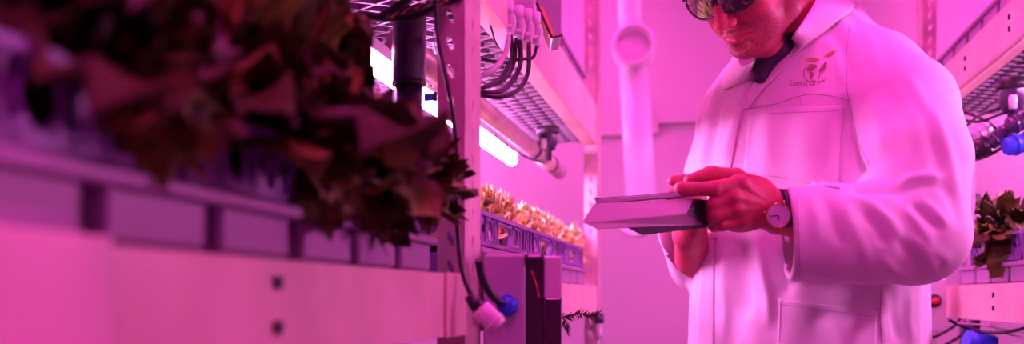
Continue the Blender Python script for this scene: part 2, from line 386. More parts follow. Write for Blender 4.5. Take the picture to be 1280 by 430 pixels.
# ---- crates: a ribbed tray below, an openwork crate on top
def make_tray(x, sx, yc, z0, z1):
    r = thing('growing_tray', 'x', 'tray', (x-sx*.31, yc, z0))
    mb = MB(); w = .188; X0 = x-sx*.008; X1 = x-sx*.60
    def bx(xa,xb_,ya,yb,za,zb,mi=0): mb.box((min(xa,xb_),ya,za),(max(xa,xb_),yb,zb),mi)
    bx(X0-sx*.018, X0-sx*.021, yc-w, yc+w, z0, z1); bx(X1, X1+sx*.003, yc-w, yc+w, z0, z1)
    bx(X0-sx*.018, X1, yc-w, yc-w+.003, z0, z1); bx(X0-sx*.018, X1, yc+w-.003, yc+w, z0, z1); bx(X0-sx*.018, X1, yc-w, yc+w, z0, z0+.003)
    mb.build('shell','crate',r)
    mb = MB()
    for a,b_ in ((-w+.010,-.0725),(-.0525,.0525),(.0725,w-.010)):
        mb.box((min(X0-sx*.002,X0-sx*.018),yc+a,z0+.002),(max(X0-sx*.002,X0-sx*.018),yc+b_,z1-.001),0,bev=.003)
    mb.build('side_panel','cratel',r)
    mb = MB(); mb.box((min(X0+sx*.004,X0-sx*.022),yc-w-.001,z1-.002),(max(X0+sx*.004,X0-sx*.022),yc+w+.001,z1+.007),0,bev=.002); mb.build('rim','cratel',r)
    return r
def make_crate(x, sx, yc, z0, z1):
    r = thing('planting_crate', 'x', 'crate', (x-sx*.31, yc, z0)); w = .187; H_ = z1-z0
    for side in (0,1):
        mb = MB(); X0 = (x-sx*.012) if side == 0 else (x-sx*.60); q = .0035
        def P(y,z,dx=0): return Vector((X0-sx*dx, yc+y, z0+z))
        def bar(y0,z0_,y1,z1_,th=.0035,dx0=0,dx1=.006):
            d = Vector((0,y1-y0,z1_-z0_)).normalized(); n_ = Vector((0,-d.z,d.y))*th/2
            vs = [P(y0,z0_,dx)+s*n_ for dx in (dx0,dx1) for s in (1,-1)]+[P(y1,z1_,dx)+s*n_ for dx in (dx0,dx1) for s in (1,-1)]
            mb.add(vs, [(0,1,3,2),(4,6,7,5),(0,4,5,1),(2,3,7,6),(0,2,6,4),(1,5,7,3)])
        bar(-w,.0045,w,.0045,.009,0,.008); bar(-w,H_-.003,w,H_-.003,.006,-.003,.010)
        for y in (-w+.004,-w+.026,-.128,-.070,.070,.128,w-.026,w-.004): bar(y,.006,y,H_-.003,.005)
        for s_ in (-1,1):
            bar(s_*(w-.004),.03*H_/.055,s_*.128,.03*H_/.055,.010,.003,.006)                     # solid web between ribs
            mb.box((min(X0-sx*.003,X0-sx*.005),yc+min(s_*(w-.026),s_*(w-.004)),z0+.006),(max(X0-sx*.003,X0-sx*.005),yc+max(s_*(w-.026),s_*(w-.004)),z1-.004))
            mb.box((min(X0-sx*.003,X0-sx*.005),yc+min(s_*.128,s_*.150),z0+.006),(max(X0-sx*.003,X0-sx*.005),yc+max(s_*.128,s_*.150),z1-.004))
            cy_, cz_ = s_*.099, H_/2+.001                                                       # rosette: ring, four spokes
            R_ = .017; pts = [P(cy_+R_*cos(a),cz_+R_*sin(a),.003) for a in np.linspace(0,2*pi,17)[:-1]]; mb.tube(pts,.0028,6,closed=True)
            for a in (45,135,225,315):
                a = radians(a); bar(cy_+R_*cos(a),cz_+R_*sin(a),cy_+.034*cos(a)*.95,cz_+.030*sin(a)*.95,.006)
            bar(s_*.070,H_-.004,s_*.058,.008,.005)
            bar(s_*.045,.008,s_*.052,H_*.55,.004); bar(s_*.052,H_*.55,s_*.050,H_-.004,.004)
        bar(-.05,H_*.80,.05,H_*.80,.004)
        mb.build('side_wall','crate',r)
    mb = MB()
    for y in (-w, w-.003): mb.box((min(x-sx*.012,x-sx*.60),yc+y,z0),(max(x-sx*.012,x-sx*.60),yc+y+.003,z1-.002))
    mb.box((min(x-sx*.012,x-sx*.60),yc-w,z0),(max(x-sx*.012,x-sx*.60),yc+w,z0+.003)); mb.build('end_wall','crate',r)
    mb = MB(); mb.box((min(x-sx*.05,x-sx*.58),yc-w+.02,z0+.003),(max(x-sx*.05,x-sx*.58),yc+w-.02,z0+.020)); mb.build('growing_mat','darkp',r)
    return r
def copy_tree(o, dloc, label):
    c_ = o.copy(); COL.objects.link(c_); c_.location = Vector(o.location)+Vector(dloc); c_['label'] = label
    for ch_ in list(o.children):
        k = ch_.copy(); COL.objects.link(k); k.parent = c_; k.matrix_parent_inverse = ch_.matrix_parent_inverse
    return c_
nth = ['first','second','third','fourth','fifth','sixth','seventh','eighth','ninth','tenth','eleventh','twelfth','thirteenth','fourteenth','fifteenth','sixteenth','seventeenth','eighteenth']
t0 = make_tray(XL,1,.52,1.146,1.180); c0 = make_crate(XL,1,.52,1.188,1.238)
t0['label'] = 'shallow ribbed tray on the near left shelf, directly behind the bare stretch of white beam'; t0['group'] = 'ribbed trays on the left rack'
c0['label'] = 'openwork crate on the near left shelf with leaves hanging over its middle'; c0['group'] = 'openwork crates on the left rack'
for yc,lab in ((.14,'at the left edge of the photo on the near shelf'),(.90,'on the near shelf, the one closest to the slotted post')):
    copy_tree(t0,(0,yc-.52,0),'shallow ribbed tray '+lab); copy_tree(c0,(0,yc-.52,0),'openwork crate '+lab)
for i,yc in enumerate((1.50,1.88,2.26)):
    lab = ['just behind the slotted post','in the middle of the far left shelf','farthest along the far left shelf'][i]
    copy_tree(t0,(0,yc-.52,0),'shallow ribbed tray '+lab); copy_tree(c0,(0,yc-.52,0),'openwork crate of pale lettuce '+lab)
tR = make_tray(XR,-1,2.30,1.145,1.180); tR['label'] = 'ribbed grey blue tray on the right rack beside the small wall box'; tR['group'] = 'ribbed trays on the right rack'
copy_tree(tR,(0,-.385,0),'ribbed grey blue tray at the right edge of the photo under the brown lettuce')
cR = make_crate(XR,-1,2.22,1.188,1.245); cR['label'] = 'openwork crate on the right rack just past the elbow'; cR['group'] = 'openwork crates on the right rack'
copy_tree(cR,(0,-.385,0),'openwork crate at the right edge of the photo holding the brown lettuce')
for i,yc in enumerate((2.62,2.24,1.86)):
    copy_tree(tR,(0,yc-2.30,.540),'tray on the upper right shelf, '+['farthest, nearest the back post','in the middle of the row','nearest the camera'][i])
for i,yc in enumerate((.14,.52,.90,1.50,1.88,2.26)):
    copy_tree(t0,(0,yc-.52,.479),'tray on the upper left shelf, '+nth[i]+' counted from the camera')

# ---- lettuce
def leaf(mb, base, az, L, Wd_, tilt, curl, ruf, seed, mi=0, nu=9, nv_=9, fq=1.):
    r_ = np.random.default_rng(seed); ph = r_.uniform(0,6.3,4); G = []
    out = Vector((cos(az), sin(az), 0)); side = Vector((-sin(az), cos(az), 0)); p = Vector(base); a = tilt
    for i in range(nu):
        t = i/(nu-1); w = Wd_*(.12+.95*max(0,1-((t-.62)/.66)**2)**.5)*(1 if t<.99 else .7); row = []
        d = out*cos(a)+Vector((0,0,sin(a))); nrm_ = out*-sin(a)+Vector((0,0,cos(a)))
        for j in range(nv_):
            s_ = 2*j/(nv_-1)-1; e = abs(s_)**1.6*(.25+t)
            rf = ruf*(.8*sin(11*t+ph[0]+4*s_)+.8*sin(23*fq*t+ph[1]+(2 if s_>0 else 5))+.6*sin(13*fq*s_+ph[2]+6*t))
            row.append(p + side*(s_*w*(1+.12*sin(17*t+ph[3]))) + nrm_*(rf*e + .22*w*s_*s_) + d*(rf*.4*e))
        G.append(row); p = p + d*(L/(nu-1)); a -= curl/(nu-1)
    mb.grid(G, mi)
def cull(mb, keep, nvl):                                       # leave out leaves that would grow into the pipe beside the post
    out = MB(); nf = 11*12
    for k in range(len(mb.v)//nvl):
        vs = mb.v[k*nvl:(k+1)*nvl]
        if all(keep(v) for v in vs): out.add(vs, [tuple(i-k*nvl for i in f) for f in mb.f[k*nf:(k+1)*nf]], mb.m[k*nf], True)
    return out
def head(name, label, cat, pos, n, L, Wd_, tilts, mats, ruf=.008, group=None, azs=(0,2*pi), seed=0, droop=(1.0,2.2), rise=0., fq=1., keep=None):
    r_ = np.random.default_rng(seed+100); mb = MB()
    for k in range(n):
        t = k/max(1,n-1); az = azs[0]+(azs[1]-azs[0])*((k*.382)%1)+r_.uniform(-.15,.15); s_ = 1-.35*t
        leaf(mb, Vector(pos)+Vector((cos(az)*.008,sin(az)*.008,rise*t)), az, L*s_*r_.uniform(.8,1.15), Wd_*s_*r_.uniform(.8,1.15), tilts[0]+(tilts[1]-tilts[0])*t+r_.uniform(-.15,.15), r_.uniform(*droop)*(1-.4*t), ruf*r_.uniform(.7,1.3), int(r_.integers(1e9)), mi=int(r_.integers(len(mats))), fq=fq, nu=12, nv_=13)
    if keep is not None: mb = cull(mb, keep, 156)
    mb.tube([Vector(pos)-Vector((0,0,.03)), Vector(pos)+Vector((0,0,.02))], .008, 8)
    o = mb.build(name, mats); return tag(o, label, cat, group)
# far left shelf: pale, brightly lit heads
pts = []
k = 0
for Y in np.arange(1.36, 2.62, .125):
    for X in (-.385, -.53, -.69):
        pts.append((X+random.uniform(-.015,.015), Y+random.uniform(-.02,.02)))
rows = ['front row','middle row','back row']
for i,(X,Y) in enumerate(pts):
    head('lettuce_head', f'pale frilly lettuce head on the far left shelf, {rows[i%3]}, {nth[i//3]} from the slotted post', 'lettuce', (X,Y,1.222), 54, .046, .020, (-.3,1.3), ['leaf'], ruf=.0075, rise=.055, fq=1.3, group='pale lettuce heads on the far left shelf', seed=i, droop=(.3,1.3))
# near left shelf: tall dark heads, out of focus
near = [(-.44,.30,1.225,.13),(-.43,.42,1.225,.15),(-.44,.55,1.225,.18),(-.43,.67,1.225,.21),(-.43,.79,1.225,.22),(-.415,.87,1.235,.19),(-.375,.925,1.232,.185),(-.41,.97,1.225,.09),(-.54,.36,1.23,.20),(-.56,.52,1.23,.24),(-.56,.70,1.23,.27),(-.52,.82,1.23,.27),(-.54,.95,1.23,.12),(-.68,.62,1.23,.28),(-.70,.84,1.23,.30)]
for i,(X,Y,Z_,L_) in enumerate(near):
    fr = i<8
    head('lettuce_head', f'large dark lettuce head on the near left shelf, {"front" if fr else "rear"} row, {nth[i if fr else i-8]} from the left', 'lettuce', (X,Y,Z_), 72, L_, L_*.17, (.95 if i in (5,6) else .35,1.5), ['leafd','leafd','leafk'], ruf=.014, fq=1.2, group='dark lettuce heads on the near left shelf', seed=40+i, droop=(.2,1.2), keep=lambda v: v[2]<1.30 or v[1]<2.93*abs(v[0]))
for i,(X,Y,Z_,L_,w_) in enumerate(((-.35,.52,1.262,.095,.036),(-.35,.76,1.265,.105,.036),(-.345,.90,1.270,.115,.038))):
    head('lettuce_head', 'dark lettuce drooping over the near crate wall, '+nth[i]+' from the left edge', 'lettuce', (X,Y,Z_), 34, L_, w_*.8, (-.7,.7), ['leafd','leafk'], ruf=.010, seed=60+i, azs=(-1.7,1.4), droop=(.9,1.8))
# leaves that hang over the crate next to the post
hang = MB()
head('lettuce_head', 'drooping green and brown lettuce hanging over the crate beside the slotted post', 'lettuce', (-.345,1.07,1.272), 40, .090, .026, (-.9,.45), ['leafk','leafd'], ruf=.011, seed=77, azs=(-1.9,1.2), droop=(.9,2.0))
# right rack
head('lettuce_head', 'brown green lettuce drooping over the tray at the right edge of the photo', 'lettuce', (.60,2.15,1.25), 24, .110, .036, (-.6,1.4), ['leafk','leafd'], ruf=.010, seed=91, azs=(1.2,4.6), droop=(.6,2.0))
for i,(X,Y) in enumerate(((.72,2.48),(.70,2.33),(.84,2.70))):
    head('lettuce_head', 'bright orange lit lettuce top at the right edge, '+['behind the brown head','closest to the camera','deepest in the rack'][i], 'lettuce', (X,Y,1.245), 18, .12, .042, (.2,1.45), ['leaf'], seed=95+i, group='bright lettuce heads on the right rack')

# ---- grow lights, and unseen fill lamps added to brighten the room
def lamp(x, y0, y1, z, label):
    t = thing('grow_light', label, 'lamp', (x,(y0+y1)/2,z+.045), 'tube grow lights under the shelves')
    mb = MB(); mb.tube([(x,y0,z),(x,y1,z)], .013, 14); mb.build('light_tube','led',t)
    mb = MB(); mb.box((x-.018,y0-.01,z+.014),(x+.018,y1+.01,z+.033)); mb.tube([(x,y0-.02,z),(x,y0+.015,z)],.015,12); mb.tube([(x,y1-.015,z),(x,y1+.02,z)],.015,12); mb.build('housing','boxl',t)
    if z > 1.7:
        for yy in (y0+.1,y1-.1):
            mb = MB(); mb.tube([(x,yy,z+.03),(x,yy,ZC)],.004,6); mb.build('hanger','dark',t)
lamp(-.52,1.36,2.60,1.480,'glowing tube grow light nearest the aisle under the upper left shelf')
lamp(-.76,1.36,2.60,1.480,'glowing tube grow light at the rear under the upper left shelf')
lamp(.90,1.25,2.80,1.56,'glowing tube grow light under the upper right shelf')
lamp(-1.25,2.95,4.10,1.93,'added fill tube beyond the end of the left rack')  # tube added to brighten the left part of the back wall
lamp(1.45,3.0,4.10,1.93,'added fill tube beyond the end of the right rack')  # matching added tube, out of view, for the right part of the wall
def fill_lamp(x, y0, y1, label, w=.09):  # unseen fixture, added as fill for the room
    t = thing('fill_light', label, 'lamp', (x,(y0+y1)/2,ZC), 'added fill lights at the ceiling')
    mb = MB(); mb.box((x-w-.01,y0-.01,ZC-.04),(x+w+.01,y1+.01,ZC)); mb.build('housing','boxl',t,bevel=.004)
    mb = MB(); mb.box((x-w,y0,ZC-.052),(x+w,y1,ZC-.041),0,bev=.004); mb.build('diffuser','ledc',t)
fill_lamp(.10,-1.4,.5,'long pink fill light added at the ceiling behind the camera')  # added for general and frontal fill
fill_lamp(.10,1.2,2.6,'long pink fill light added at the ceiling above the person')  # added for general fill from above
fill_lamp(-.60,3.0,3.95,'pink fill light added over the far left corner')  # added to brighten the back wall on the left
fill_lamp(1.12,3.1,3.95,'pink fill light added over the far right corner')  # added to brighten the back wall on the right

# ---- white drain pipe on the back wall
pv = thing('drain_pipe','white plastic pipe with round sockets facing the aisle, in front of the back wall','pipe',tuple(at(798,290,3.5)))
mb = MB(); mb.tube([at(789,75,3.5),at(783,-120,3.5)], .041, 24); mb.build('upper_pipe','pvc',pv)
mb = MB(); mb.tube([at(791,60,3.5),at(803,285,3.4)], [.050,.053], 28); mb.build('lower_pipe','pvc',pv)
def socket(px_, py_, d_, R_=.073):
    c_ = at(px_,py_,d_); ax_ = (Vector((0,0,CZ))-c_); ax_.z = 0; ax_.normalize()
    mb = MB(); mb.lathe([(R_*.78,-.10),(R_,-.10),(R_,.0),(R_*.97,.006),(R_*.83,.006),(R_*.80,0),(R_*.80,-.06)], c_+ax_*.06, ax_, 40)
    mb.lathe([(R_*.80,-.06),(.0001,-.062)], c_+ax_*.06, ax_, 40); return mb.build('socket','pvc',pv)
socket(792,60,3.44); socket(795,271,3.36,.070)

# ---- irrigation pipe under the upper left shelf
wp = thing('water_pipe','grey plastic pipe under the upper left shelf with dark ring joints','pipe',(-.42,2.78,1.47))
mb = MB(); mb.tube([(-.425,1.32,1.474),(-.425,2.50,1.474)], .0185, 16); mb.tube([(-.425,2.50,1.474),(-.425,2.80,1.472)], .021, 16); mb.build('pipe','galv',wp)
for y in (2.36,2.62):
    mb = MB(); mb.tube([(-.425,y,1.474),(-.425,y+.022,1.474)], .0228, 18); mb.build('ring_joint','darkp',wp)
mb = MB()
mb.tube(pxc([(617,168,2.1),(640,186,2.25),(662,198,2.4),(680,203,2.5)]), .003, 6)
tag(mb.build('cable','dark'),'thin black cable looping along the grey water pipe','cable')

def spray(px_, py_, d_, s_, label, white=True):
    t = thing('hanging_nozzle', label, 'nozzle', tuple(at(px_,py_,d_))); c_ = at(px_,py_,d_); k = s_*d_/FPX
    mb = MB(); mb.lathe([(.0001,0),(15*k,0),(15*k,-8*k),(12*k,-10*k)], c_, (0,0,1), 24); mb.build('cap','dark',t)
    mb = MB(); mb.lathe([(12*k,-9*k),(12*k,-24*k),(10*k,-26*k),(10*k,-30*k),(5*k,-31*k),(5*k,-44*k),(.0001,-44*k)], c_, (0,0,1), 20); mb.build('body','darkp',t)
    for a in range(6):
        mb = MB(); an_ = a*pi/3; mb.box((-.4*k,-.4*k,-22*k),(.4*k,.4*k,-11*k),R=None); 
    mb = MB(); u_ = Vector((ct,st,0)); v2 = Vector((st,-ct,0))
    mb.lathe([(.0001,0),(3.2*k,0),(4*k,-4*k),(3.6*k,-13*k),(.0001,-13*k)], c_-u_*6*k+v2*12*k+Vector((0,0,-17*k)), (0,0,1), 12); mb.build('glint','pvc',t)  # bright glint on the dark body, modelled as a small white piece
spray(685,159,2.30,.95,'dark hanging nozzle with a modelled white glint under the upper left shelf')
spray(1266,100,1.98,1.30,'dark hanging nozzle under the upper right shelf')

# ---- dark vertical pipe behind the slotted post
dp = thing('standpipe','dark purple plastic standpipe in front of the glowing tube, beside the slotted post','pipe',tuple(at(512,170,1.30)))
mb = MB(); mb.tube([at(512,12,1.30),at(511,105,1.30)], .0218, 24); mb.build('coupling','darkp',dp)
mb = MB(); mb.tube([at(511,104,1.30),at(510,240,1.30)], .0180, 24); mb.build('pipe','darkp',dp)
mb = MB(); mb.tube([at(511,103,1.30),at(511,107,1.30)], .0228, 24); mb.build('ring_joint','dark',dp)
mb = MB(); mb.lathe([(.0001,.001),(.0022,.001),(.0022,-.002)], at(506,60,1.278), (0,0,1), 10); mb.build('screw','dark',dp)
def cable(pts, r, label, m_='dark', cat='cable', group=None, n=8):
    mb = MB(); mb.tube(pxc(pts, n), r, 8); return tag(mb.build('cable', m_), label, cat, group)
cable([(470,24,1.28),(488,14,1.26),(505,2,1.25),(535,-18,1.26)], .0055, 'thick black cable arching over the top of the dark standpipe')
cable([(440,20,1.30),(470,22,1.27),(510,22,1.26),(548,8,1.24),(575,-6,1.22)], .0045, 'black cable crossing low over the top of the standpipe')
def twist(pts, R_, m1, m2, label):
    P = pxc(pts, 14); t = thing('twisted_wire', label, 'wire', tuple(P[0]))
    for ph,m_ in ((0,m1),(pi,m2)):
        Q_ = [p+Vector((0,0,1))*R_*cos(i*.55+ph)+Vector((ct,st,0))*R_*sin(i*.55+ph) for i,p in enumerate(P)]; mb = MB(); mb.tube(Q_, R_*.75, 6); mb.build('strand', m_, t)
twist([(484,22,1.25),(500,17,1.24),(520,9,1.235),(538,5,1.23),(560,2,1.215)], .0017, 'orange','dark','orange and black twisted wire running to the slotted post')
twist([(531,104,1.6),(540,107,1.6),(549,106,1.6)], .0022, 'copper','dark','copper coloured wire coil behind the slotted post')
cable([(543,-20,1.19),(544,0,1.19),(546,40,1.19),(551,70,1.19),(559,105,1.185),(567,150,1.185),(572,200,1.185),(571,250,1.185),(573,305,1.18),(580,348,1.175),(594,380,1.17)], .0028, 'black cable running down the face of the slotted post')
for i,(pp,r_) in enumerate((([(430,-6,1.5),(455,2,1.6),(480,-2,1.7),(520,10,1.8)],.0025),([(440,22,1.6),(470,40,1.7),(500,60,1.8)],.0018),([(530,30,1.6),(540,50,1.6),(546,70,1.6)],.0018))):
    cable(pp, r_, 'thin pale wire among the fittings at top left, '+['running along the top','sloping behind the standpipe','right of the standpipe'][i], 'wirel', group='thin wires near the standpipe')
cn = thing('connector','blue cable connector behind the leaves left of the slotted post','connector',tuple(at(538,122,1.34)))
mb = MB(); mb.tube([at(530,122,1.34),at(543,121,1.34)], .0055, 14); mb.build('connector_body','blue',cn)
mb = MB(); mb.tube([at(542,121,1.34),at(546,121,1.34)], .0065, 14); mb.build('collar','dark',cn)

# plug at the end of the post cable, and the blue gland on the enclosure
pg = thing('plug','clear plastic plug on the black cable at the foot of the slotted post','plug',tuple(at(605,392,1.165)))
a_, b_ = at(592,378,1.165), at(624,409,1.165)
mb = MB(); mb.tube([a_-(b_-a_)*.25, a_, a_+(b_-a_)*.25], [.004,.008,.009], 14); mb.build('cable_boot','dark',pg)
mb = MB(); mb.tube([a_+(b_-a_)*.22, a_+(b_-a_)*.3, b_-(b_-a_)*.1, b_], [.010,.0125,.0125,.0110], 16); mb.tube([b_-(b_-a_)*.25,b_-(b_-a_)*.15],.0136,16); mb.build('plug_body','clear',pg)

# ---- control enclosure behind the post
ce = thing('control_box','grey control box with a dark glossy window strip behind the slotted post','enclosure',tuple(at(655,430,1.31)))
def cbox(px0,py0,px1,py1,d_,dep,mname,part,bevel=.002):
    p0,p1 = at(px0,py1,d_), at(px1,py0,d_); u_ = Vector((ct,st,0)); f_ = Vector((-st,ct,0)); w_ = (px1-px0)/FPX*d_; h_ = (py1-py0)/FPX*d_
    mb = MB(); vs = [p0+u_*a*w_+Vector((0,0,b__*h_))+f_*c__*dep for c__ in (0,1) for b__ in (0,1) for a in (0,1)]
    mb.add(vs, [(0,1,3,2),(4,6,7,5),(0,4,5,1),(2,3,7,6),(0,2,6,4),(1,5,7,3)]); return mb.build(part, mname, ce, bevel=bevel)
cbox(604,317,657,520,1.30,.10,'box','body',.004)
cbox(657,322,680,520,1.312,.07,'glossk','window_strip')
cbox(655,316,681,326,1.29,.02,'darkp','handle',.006)
cbox(680,320,703,520,1.315,.08,'boxl','side_panel',.003)
cbox(681,372,702,520,1.308,.008,'glossk','display',.002)
mb = MB(); mb.tube(pxc([(664,338,1.308),(670,355,1.308),(674,372,1.308)]), .0012, 6); mb.build('reflection_streak','red',ce)  # orange-red reflection in the window strip, modelled as a thin red tube
kb = MB(); d_ = Vector((st,-ct,0)); c_ = at(634,382,1.30)
kb.lathe([(.0001,.022),(.008,.022),(.0115,.018),(.0115,.006),(.014,.004),(.014,-.002)], c_, d_, 20); kb.build('cable_gland','blue',ce)
cable([(598,325,1.24),(602,345,1.25),(613,367,1.26),(628,380,1.275)], .0052, 'short black cable entering the blue gland on the control box')

# ---- junction boxes at the top
jb = thing('junction_box','grey junction box with elbow glands at the top of the left rack','enclosure',tuple(at(650,10,1.52)))
def boxp(parent, part, mname, q4, d_, dep, bevel=.002):
    f_ = Vector((-st,ct,0)); mb = MB(); vs = [at(x,y,d_) for x,y in q4]; vs += [v+f_*dep for v in vs]
    mb.add(vs, [(0,1,2,3),(7,6,5,4),(0,4,5,1),(1,5,6,2),(2,6,7,3),(3,7,4,0)]); return mb.build(part, mname, parent, bevel=bevel)
boxp(jb,'body','box',[(606,-60),(668,-60),(668,14),(612,11)],1.52,.07,.004)
for gx,gy in ((638,18),(650,24),(661,28),(671,32)):
    mb = MB(); d0 = 1.50+.004*(gx-638)/10; mb.tube([at(gx-2,gy-16,d0),at(gx-2,gy+2,d0)],.0085,12); mb.tube(pxc([(gx-2,gy-2,d0),(gx+2,gy+8,d0),(gx,gy+20,d0),(gx-1,gy+26,d0)],4),[.0075]*12+[.0065],12)
    mb.tube([at(gx-2,gy+14,d0),at(gx-2,gy+20,d0)],.0095,6); mb.build('cable_gland','boxl',jb)
jb2 = thing('steel_housing','steel housing with a brass coloured open edge beside the junction box','housing',tuple(at(688,20,1.55)))
f_ = Vector((-st,ct,0))
boxp(jb2,'side_plate','box',[(674,-60),(702,-60),(702,46),(696,47),(674,3)],1.55,.004,.0005) if False else None
mb = MB(); q5 = [(672,-60),(702,-60),(702,44),(690,47),(672,4)]; vs = [at(x,y,1.56) for x,y in q5]; vs += [v+f_*.09 for v in vs]
mb.add(vs, [(0,1,2,3,4),(9,8,7,6,5)]+[(i,i+5,(i+1)%5+5,(i+1)%5) for i in range(5)]); mb.build('body','box',jb2,bevel=.002)
mb = MB(); q4 = [(673,8),(678,7),(693,43),(687,46),(679,30)]; vs = [at(x,y,1.553) for x,y in q4]; vs += [v+f_*.006 for v in vs]
mb.add(vs, [(0,1,2,3,4),(9,8,7,6,5)]+[(i,i+5,(i+1)%5+5,(i+1)%5) for i in range(5)]); mb.build('open_edge','brass',jb2)
mb = MB(); mb.tube([at(671,4,1.55),at(690,47,1.55),at(703,44,1.55)], .0022, 8); mb.build('rim','dark',jb2)
loops = [([(638,44,1.49),(640,70,1.49),(628,95,1.47),(608,108,1.45),(590,112,1.44)],.0036),([(650,50,1.49),(650,82,1.49),(637,106,1.47),(618,116,1.45),(590,113,1.44)],.0040),
         ([(661,54,1.50),(660,90,1.49),(648,112,1.47),(624,121,1.45),(590,117,1.44)],.0036),([(645,48,1.49),(643,78,1.49),(630,100,1.47),(600,112,1.45)],.0026),
         ([(671,58,1.5),(666,72,1.5),(650,74,1.5),(630,78,1.48),(602,74,1.46)],.0026),([(636,42,1.49),(632,66,1.48),(618,86,1.46),(600,96,1.45)],.0045)]
for i,(pp,r_) in enumerate(loops):
    cable(pp, r_, 'cable looping from the junction box glands to the post, '+['innermost thick black loop','middle thick black loop','outermost and lowest black loop','thin one inside the loops','thin one leaving the rightmost gland','pale one from the leftmost gland'][i], 'wirel' if i==5 else 'dark', group='cables under the junction box')
for i,(pp) in enumerate(([(600,10,1.45),(612,30,1.47),(618,50,1.5),(622,58,1.52)],[(598,85,1.45),(612,92,1.47),(624,96,1.5)],[(598,98,1.45),(610,106,1.47),(630,108,1.5),(645,98,1.5)])):
    cable(pp, .0018, 'thin wire between the slotted post and the loops, '+['highest','middle','lowest'][i], ['dark','wirel','wirel'][i], group='thin wires beside the slotted post')

# ---- herb sprig sticking out beyond the control box
mb = MB(); P = pxc([(700,397,1.80),(712,396,1.80),(724,392,1.80),(736,395,1.80),(748,391,1.80)], 6); mb.tube(P, .0011, 5)
P2 = pxc([(700,402,1.80),(706,408,1.80),(709,414,1.80)], 6); mb.tube(P2, .001, 5)
for PP in (P,P2):
    for i,p in enumerate(PP):
        for s_ in (-1,1):
            an_ = random.uniform(.5,1.3)*s_; dd_ = Vector((ct,st,0))*cos(an_)*.010+Vector((0,0,1))*sin(an_)*.011+Vector((-st,ct,0))*random.uniform(-.006,.006); mb.tube([p,p+dd_*.6,p+dd_],[.0012,.0010,.0003],5)
tag(mb.build('herb_sprig','herb'),'dark needle leaved herb sprig poking out beside the control box','plant')
fx = thing('cable_clip','small dark clip on the far left post by the herb sprig','clip',tuple(at(749,430,2.66)))
mb = MB(); mb.tube([at(749,392,2.63),at(749,404,2.63)],.013,10); mb.build('clip','darkp',fx); mb = MB(); mb.tube([at(749,404,2.63),at(749,425,2.63)],.008,10); mb.build('stem','boxl',fx)

# ---- right side: emergency stop box, connectors, cables, conduit
eb = thing('switch_box','grey switch box with a red and black round button behind the coat','enclosure',tuple(at(1165,430,2.30)))
p_ = [(1140,346),(1183,348),(1183,430),(1140,430)]; q_b = [(1140,346),(1184,348),(1184,416),(1140,414)]
boxp(eb,'body','boxl',q_b,2.30,.10,.004)
c_ = at(1167,376,2.295); n_ = Vector((st,-ct,0))
mb = MB(); mb.lathe([(.0001,.012),(.010,.012),(.0155,.008),(.0155,-.002)], c_, n_, 24); mb.build('button_ring','dark',eb)
mb = MB(); mb.lathe([(.0001,.020),(.006,.019),(.0085,.015),(.0085,.010)], c_, n_, 20); mb.build('button','red',eb)
cd = MB(); cd.tube([(1.005,YW1-.03,0),(1.005,YW1-.03,1.63),(1.02,YW1-.03,1.70),(1.10,YW1-.03,1.74),(1.3,YW1-.03,1.75)], .014, 12); tag(cd.build('conduit','boxl'),'thin vertical conduit on the back wall at the right','conduit')
def plugpart(name, label, a_, b_, r_, m_, rings=2):
    t = thing(name, label, 'connector', tuple(a_)); a_,b_ = Vector(a_),Vector(b_)
    mb = MB(); mb.tube([a_,a_.lerp(b_,.12),a_.lerp(b_,.88),b_],[r_*.8,r_,r_,r_*.75],14); mb.build('shell',m_,t)
    for k in range(rings):
        mb = MB(); s_ = .3+.4*k; mb.tube([a_.lerp(b_,s_),a_.lerp(b_,s_+.12)],r_*1.15,14); mb.build('grip_ring',m_,t)
    return t
plugpart('connector','black round connector at the elbow under the upper right shelf',at(1212,190,1.98),at(1238,180,1.96),.020,'dark')
plugpart('connector','dark connector nearer the right edge, joined to the black one',at(1236,181,1.96),at(1262,160,1.94),.015,'darkp')
plugpart('connector','dark elbow connector touching the right edge below the nozzle',at(1258,158,1.93),at(1290,150,1.92),.017,'darkp')
plugpart('connector','pale plastic connector above the black one under the right shelf',at(1214,172,2.05),at(1236,158,2.05),.014,'clear')
plugpart('connector','blue connector at the right edge under the shelf',at(1256,184,1.90),at(1292,176,1.90),.018,'blue')
for i,pp in enumerate(([(1205,150,2.1),(1225,152,2.1),(1250,143,2.0),(1264,140,1.98)],[(1205,160,2.1),(1222,146,2.1),(1242,138,2.1),(1262,130,2.05)],[(1205,140,2.15),(1230,150,2.1),(1244,160,2.0)],[(1200,200,2.0),(1222,199,2.0),(1244,190,1.95),(1262,176,1.93)])):
    cable(pp, .0032, 'dark cable under the upper right shelf, '+['uppermost running to the nozzle','crossing behind the nozzle','dropping to the pale connector','lowest, hanging below the connectors'][i], group='cables under the upper right shelf')
for i,pp in enumerate(([(1150,428,2.2),(1175,418,2.2),(1192,408,2.15),(1200,398,2.15)],[(1186,400,2.0),(1215,412,2.0),(1250,416,1.95),(1290,408,1.9)],[(1180,432,2.1),(1200,420,2.1),(1212,405,2.1)],[(1235,404,1.95),(1262,418,1.95),(1290,422,1.9)],[(1196,404,2.0),(1240,408,2.0),(1290,418,1.95)])):
    cable(pp, .0035 if i<3 else .0022, 'cable tangled below the lower right shelf, '+['by the switch box','thick one sagging to the right edge','short one left of the blue tube','pale one at the right edge','pale thin one across the tangle'][i], 'dark' if i<3 else 'wirel', group='cables below the lower right shelf')
mb = MB(); mb.tube([at(1208,424,2.0),at(1242,432,2.0)], .020, 14); tag(mb.build('tube_fitting','blue'),'blue tube fitting below the lower right shelf','fitting')
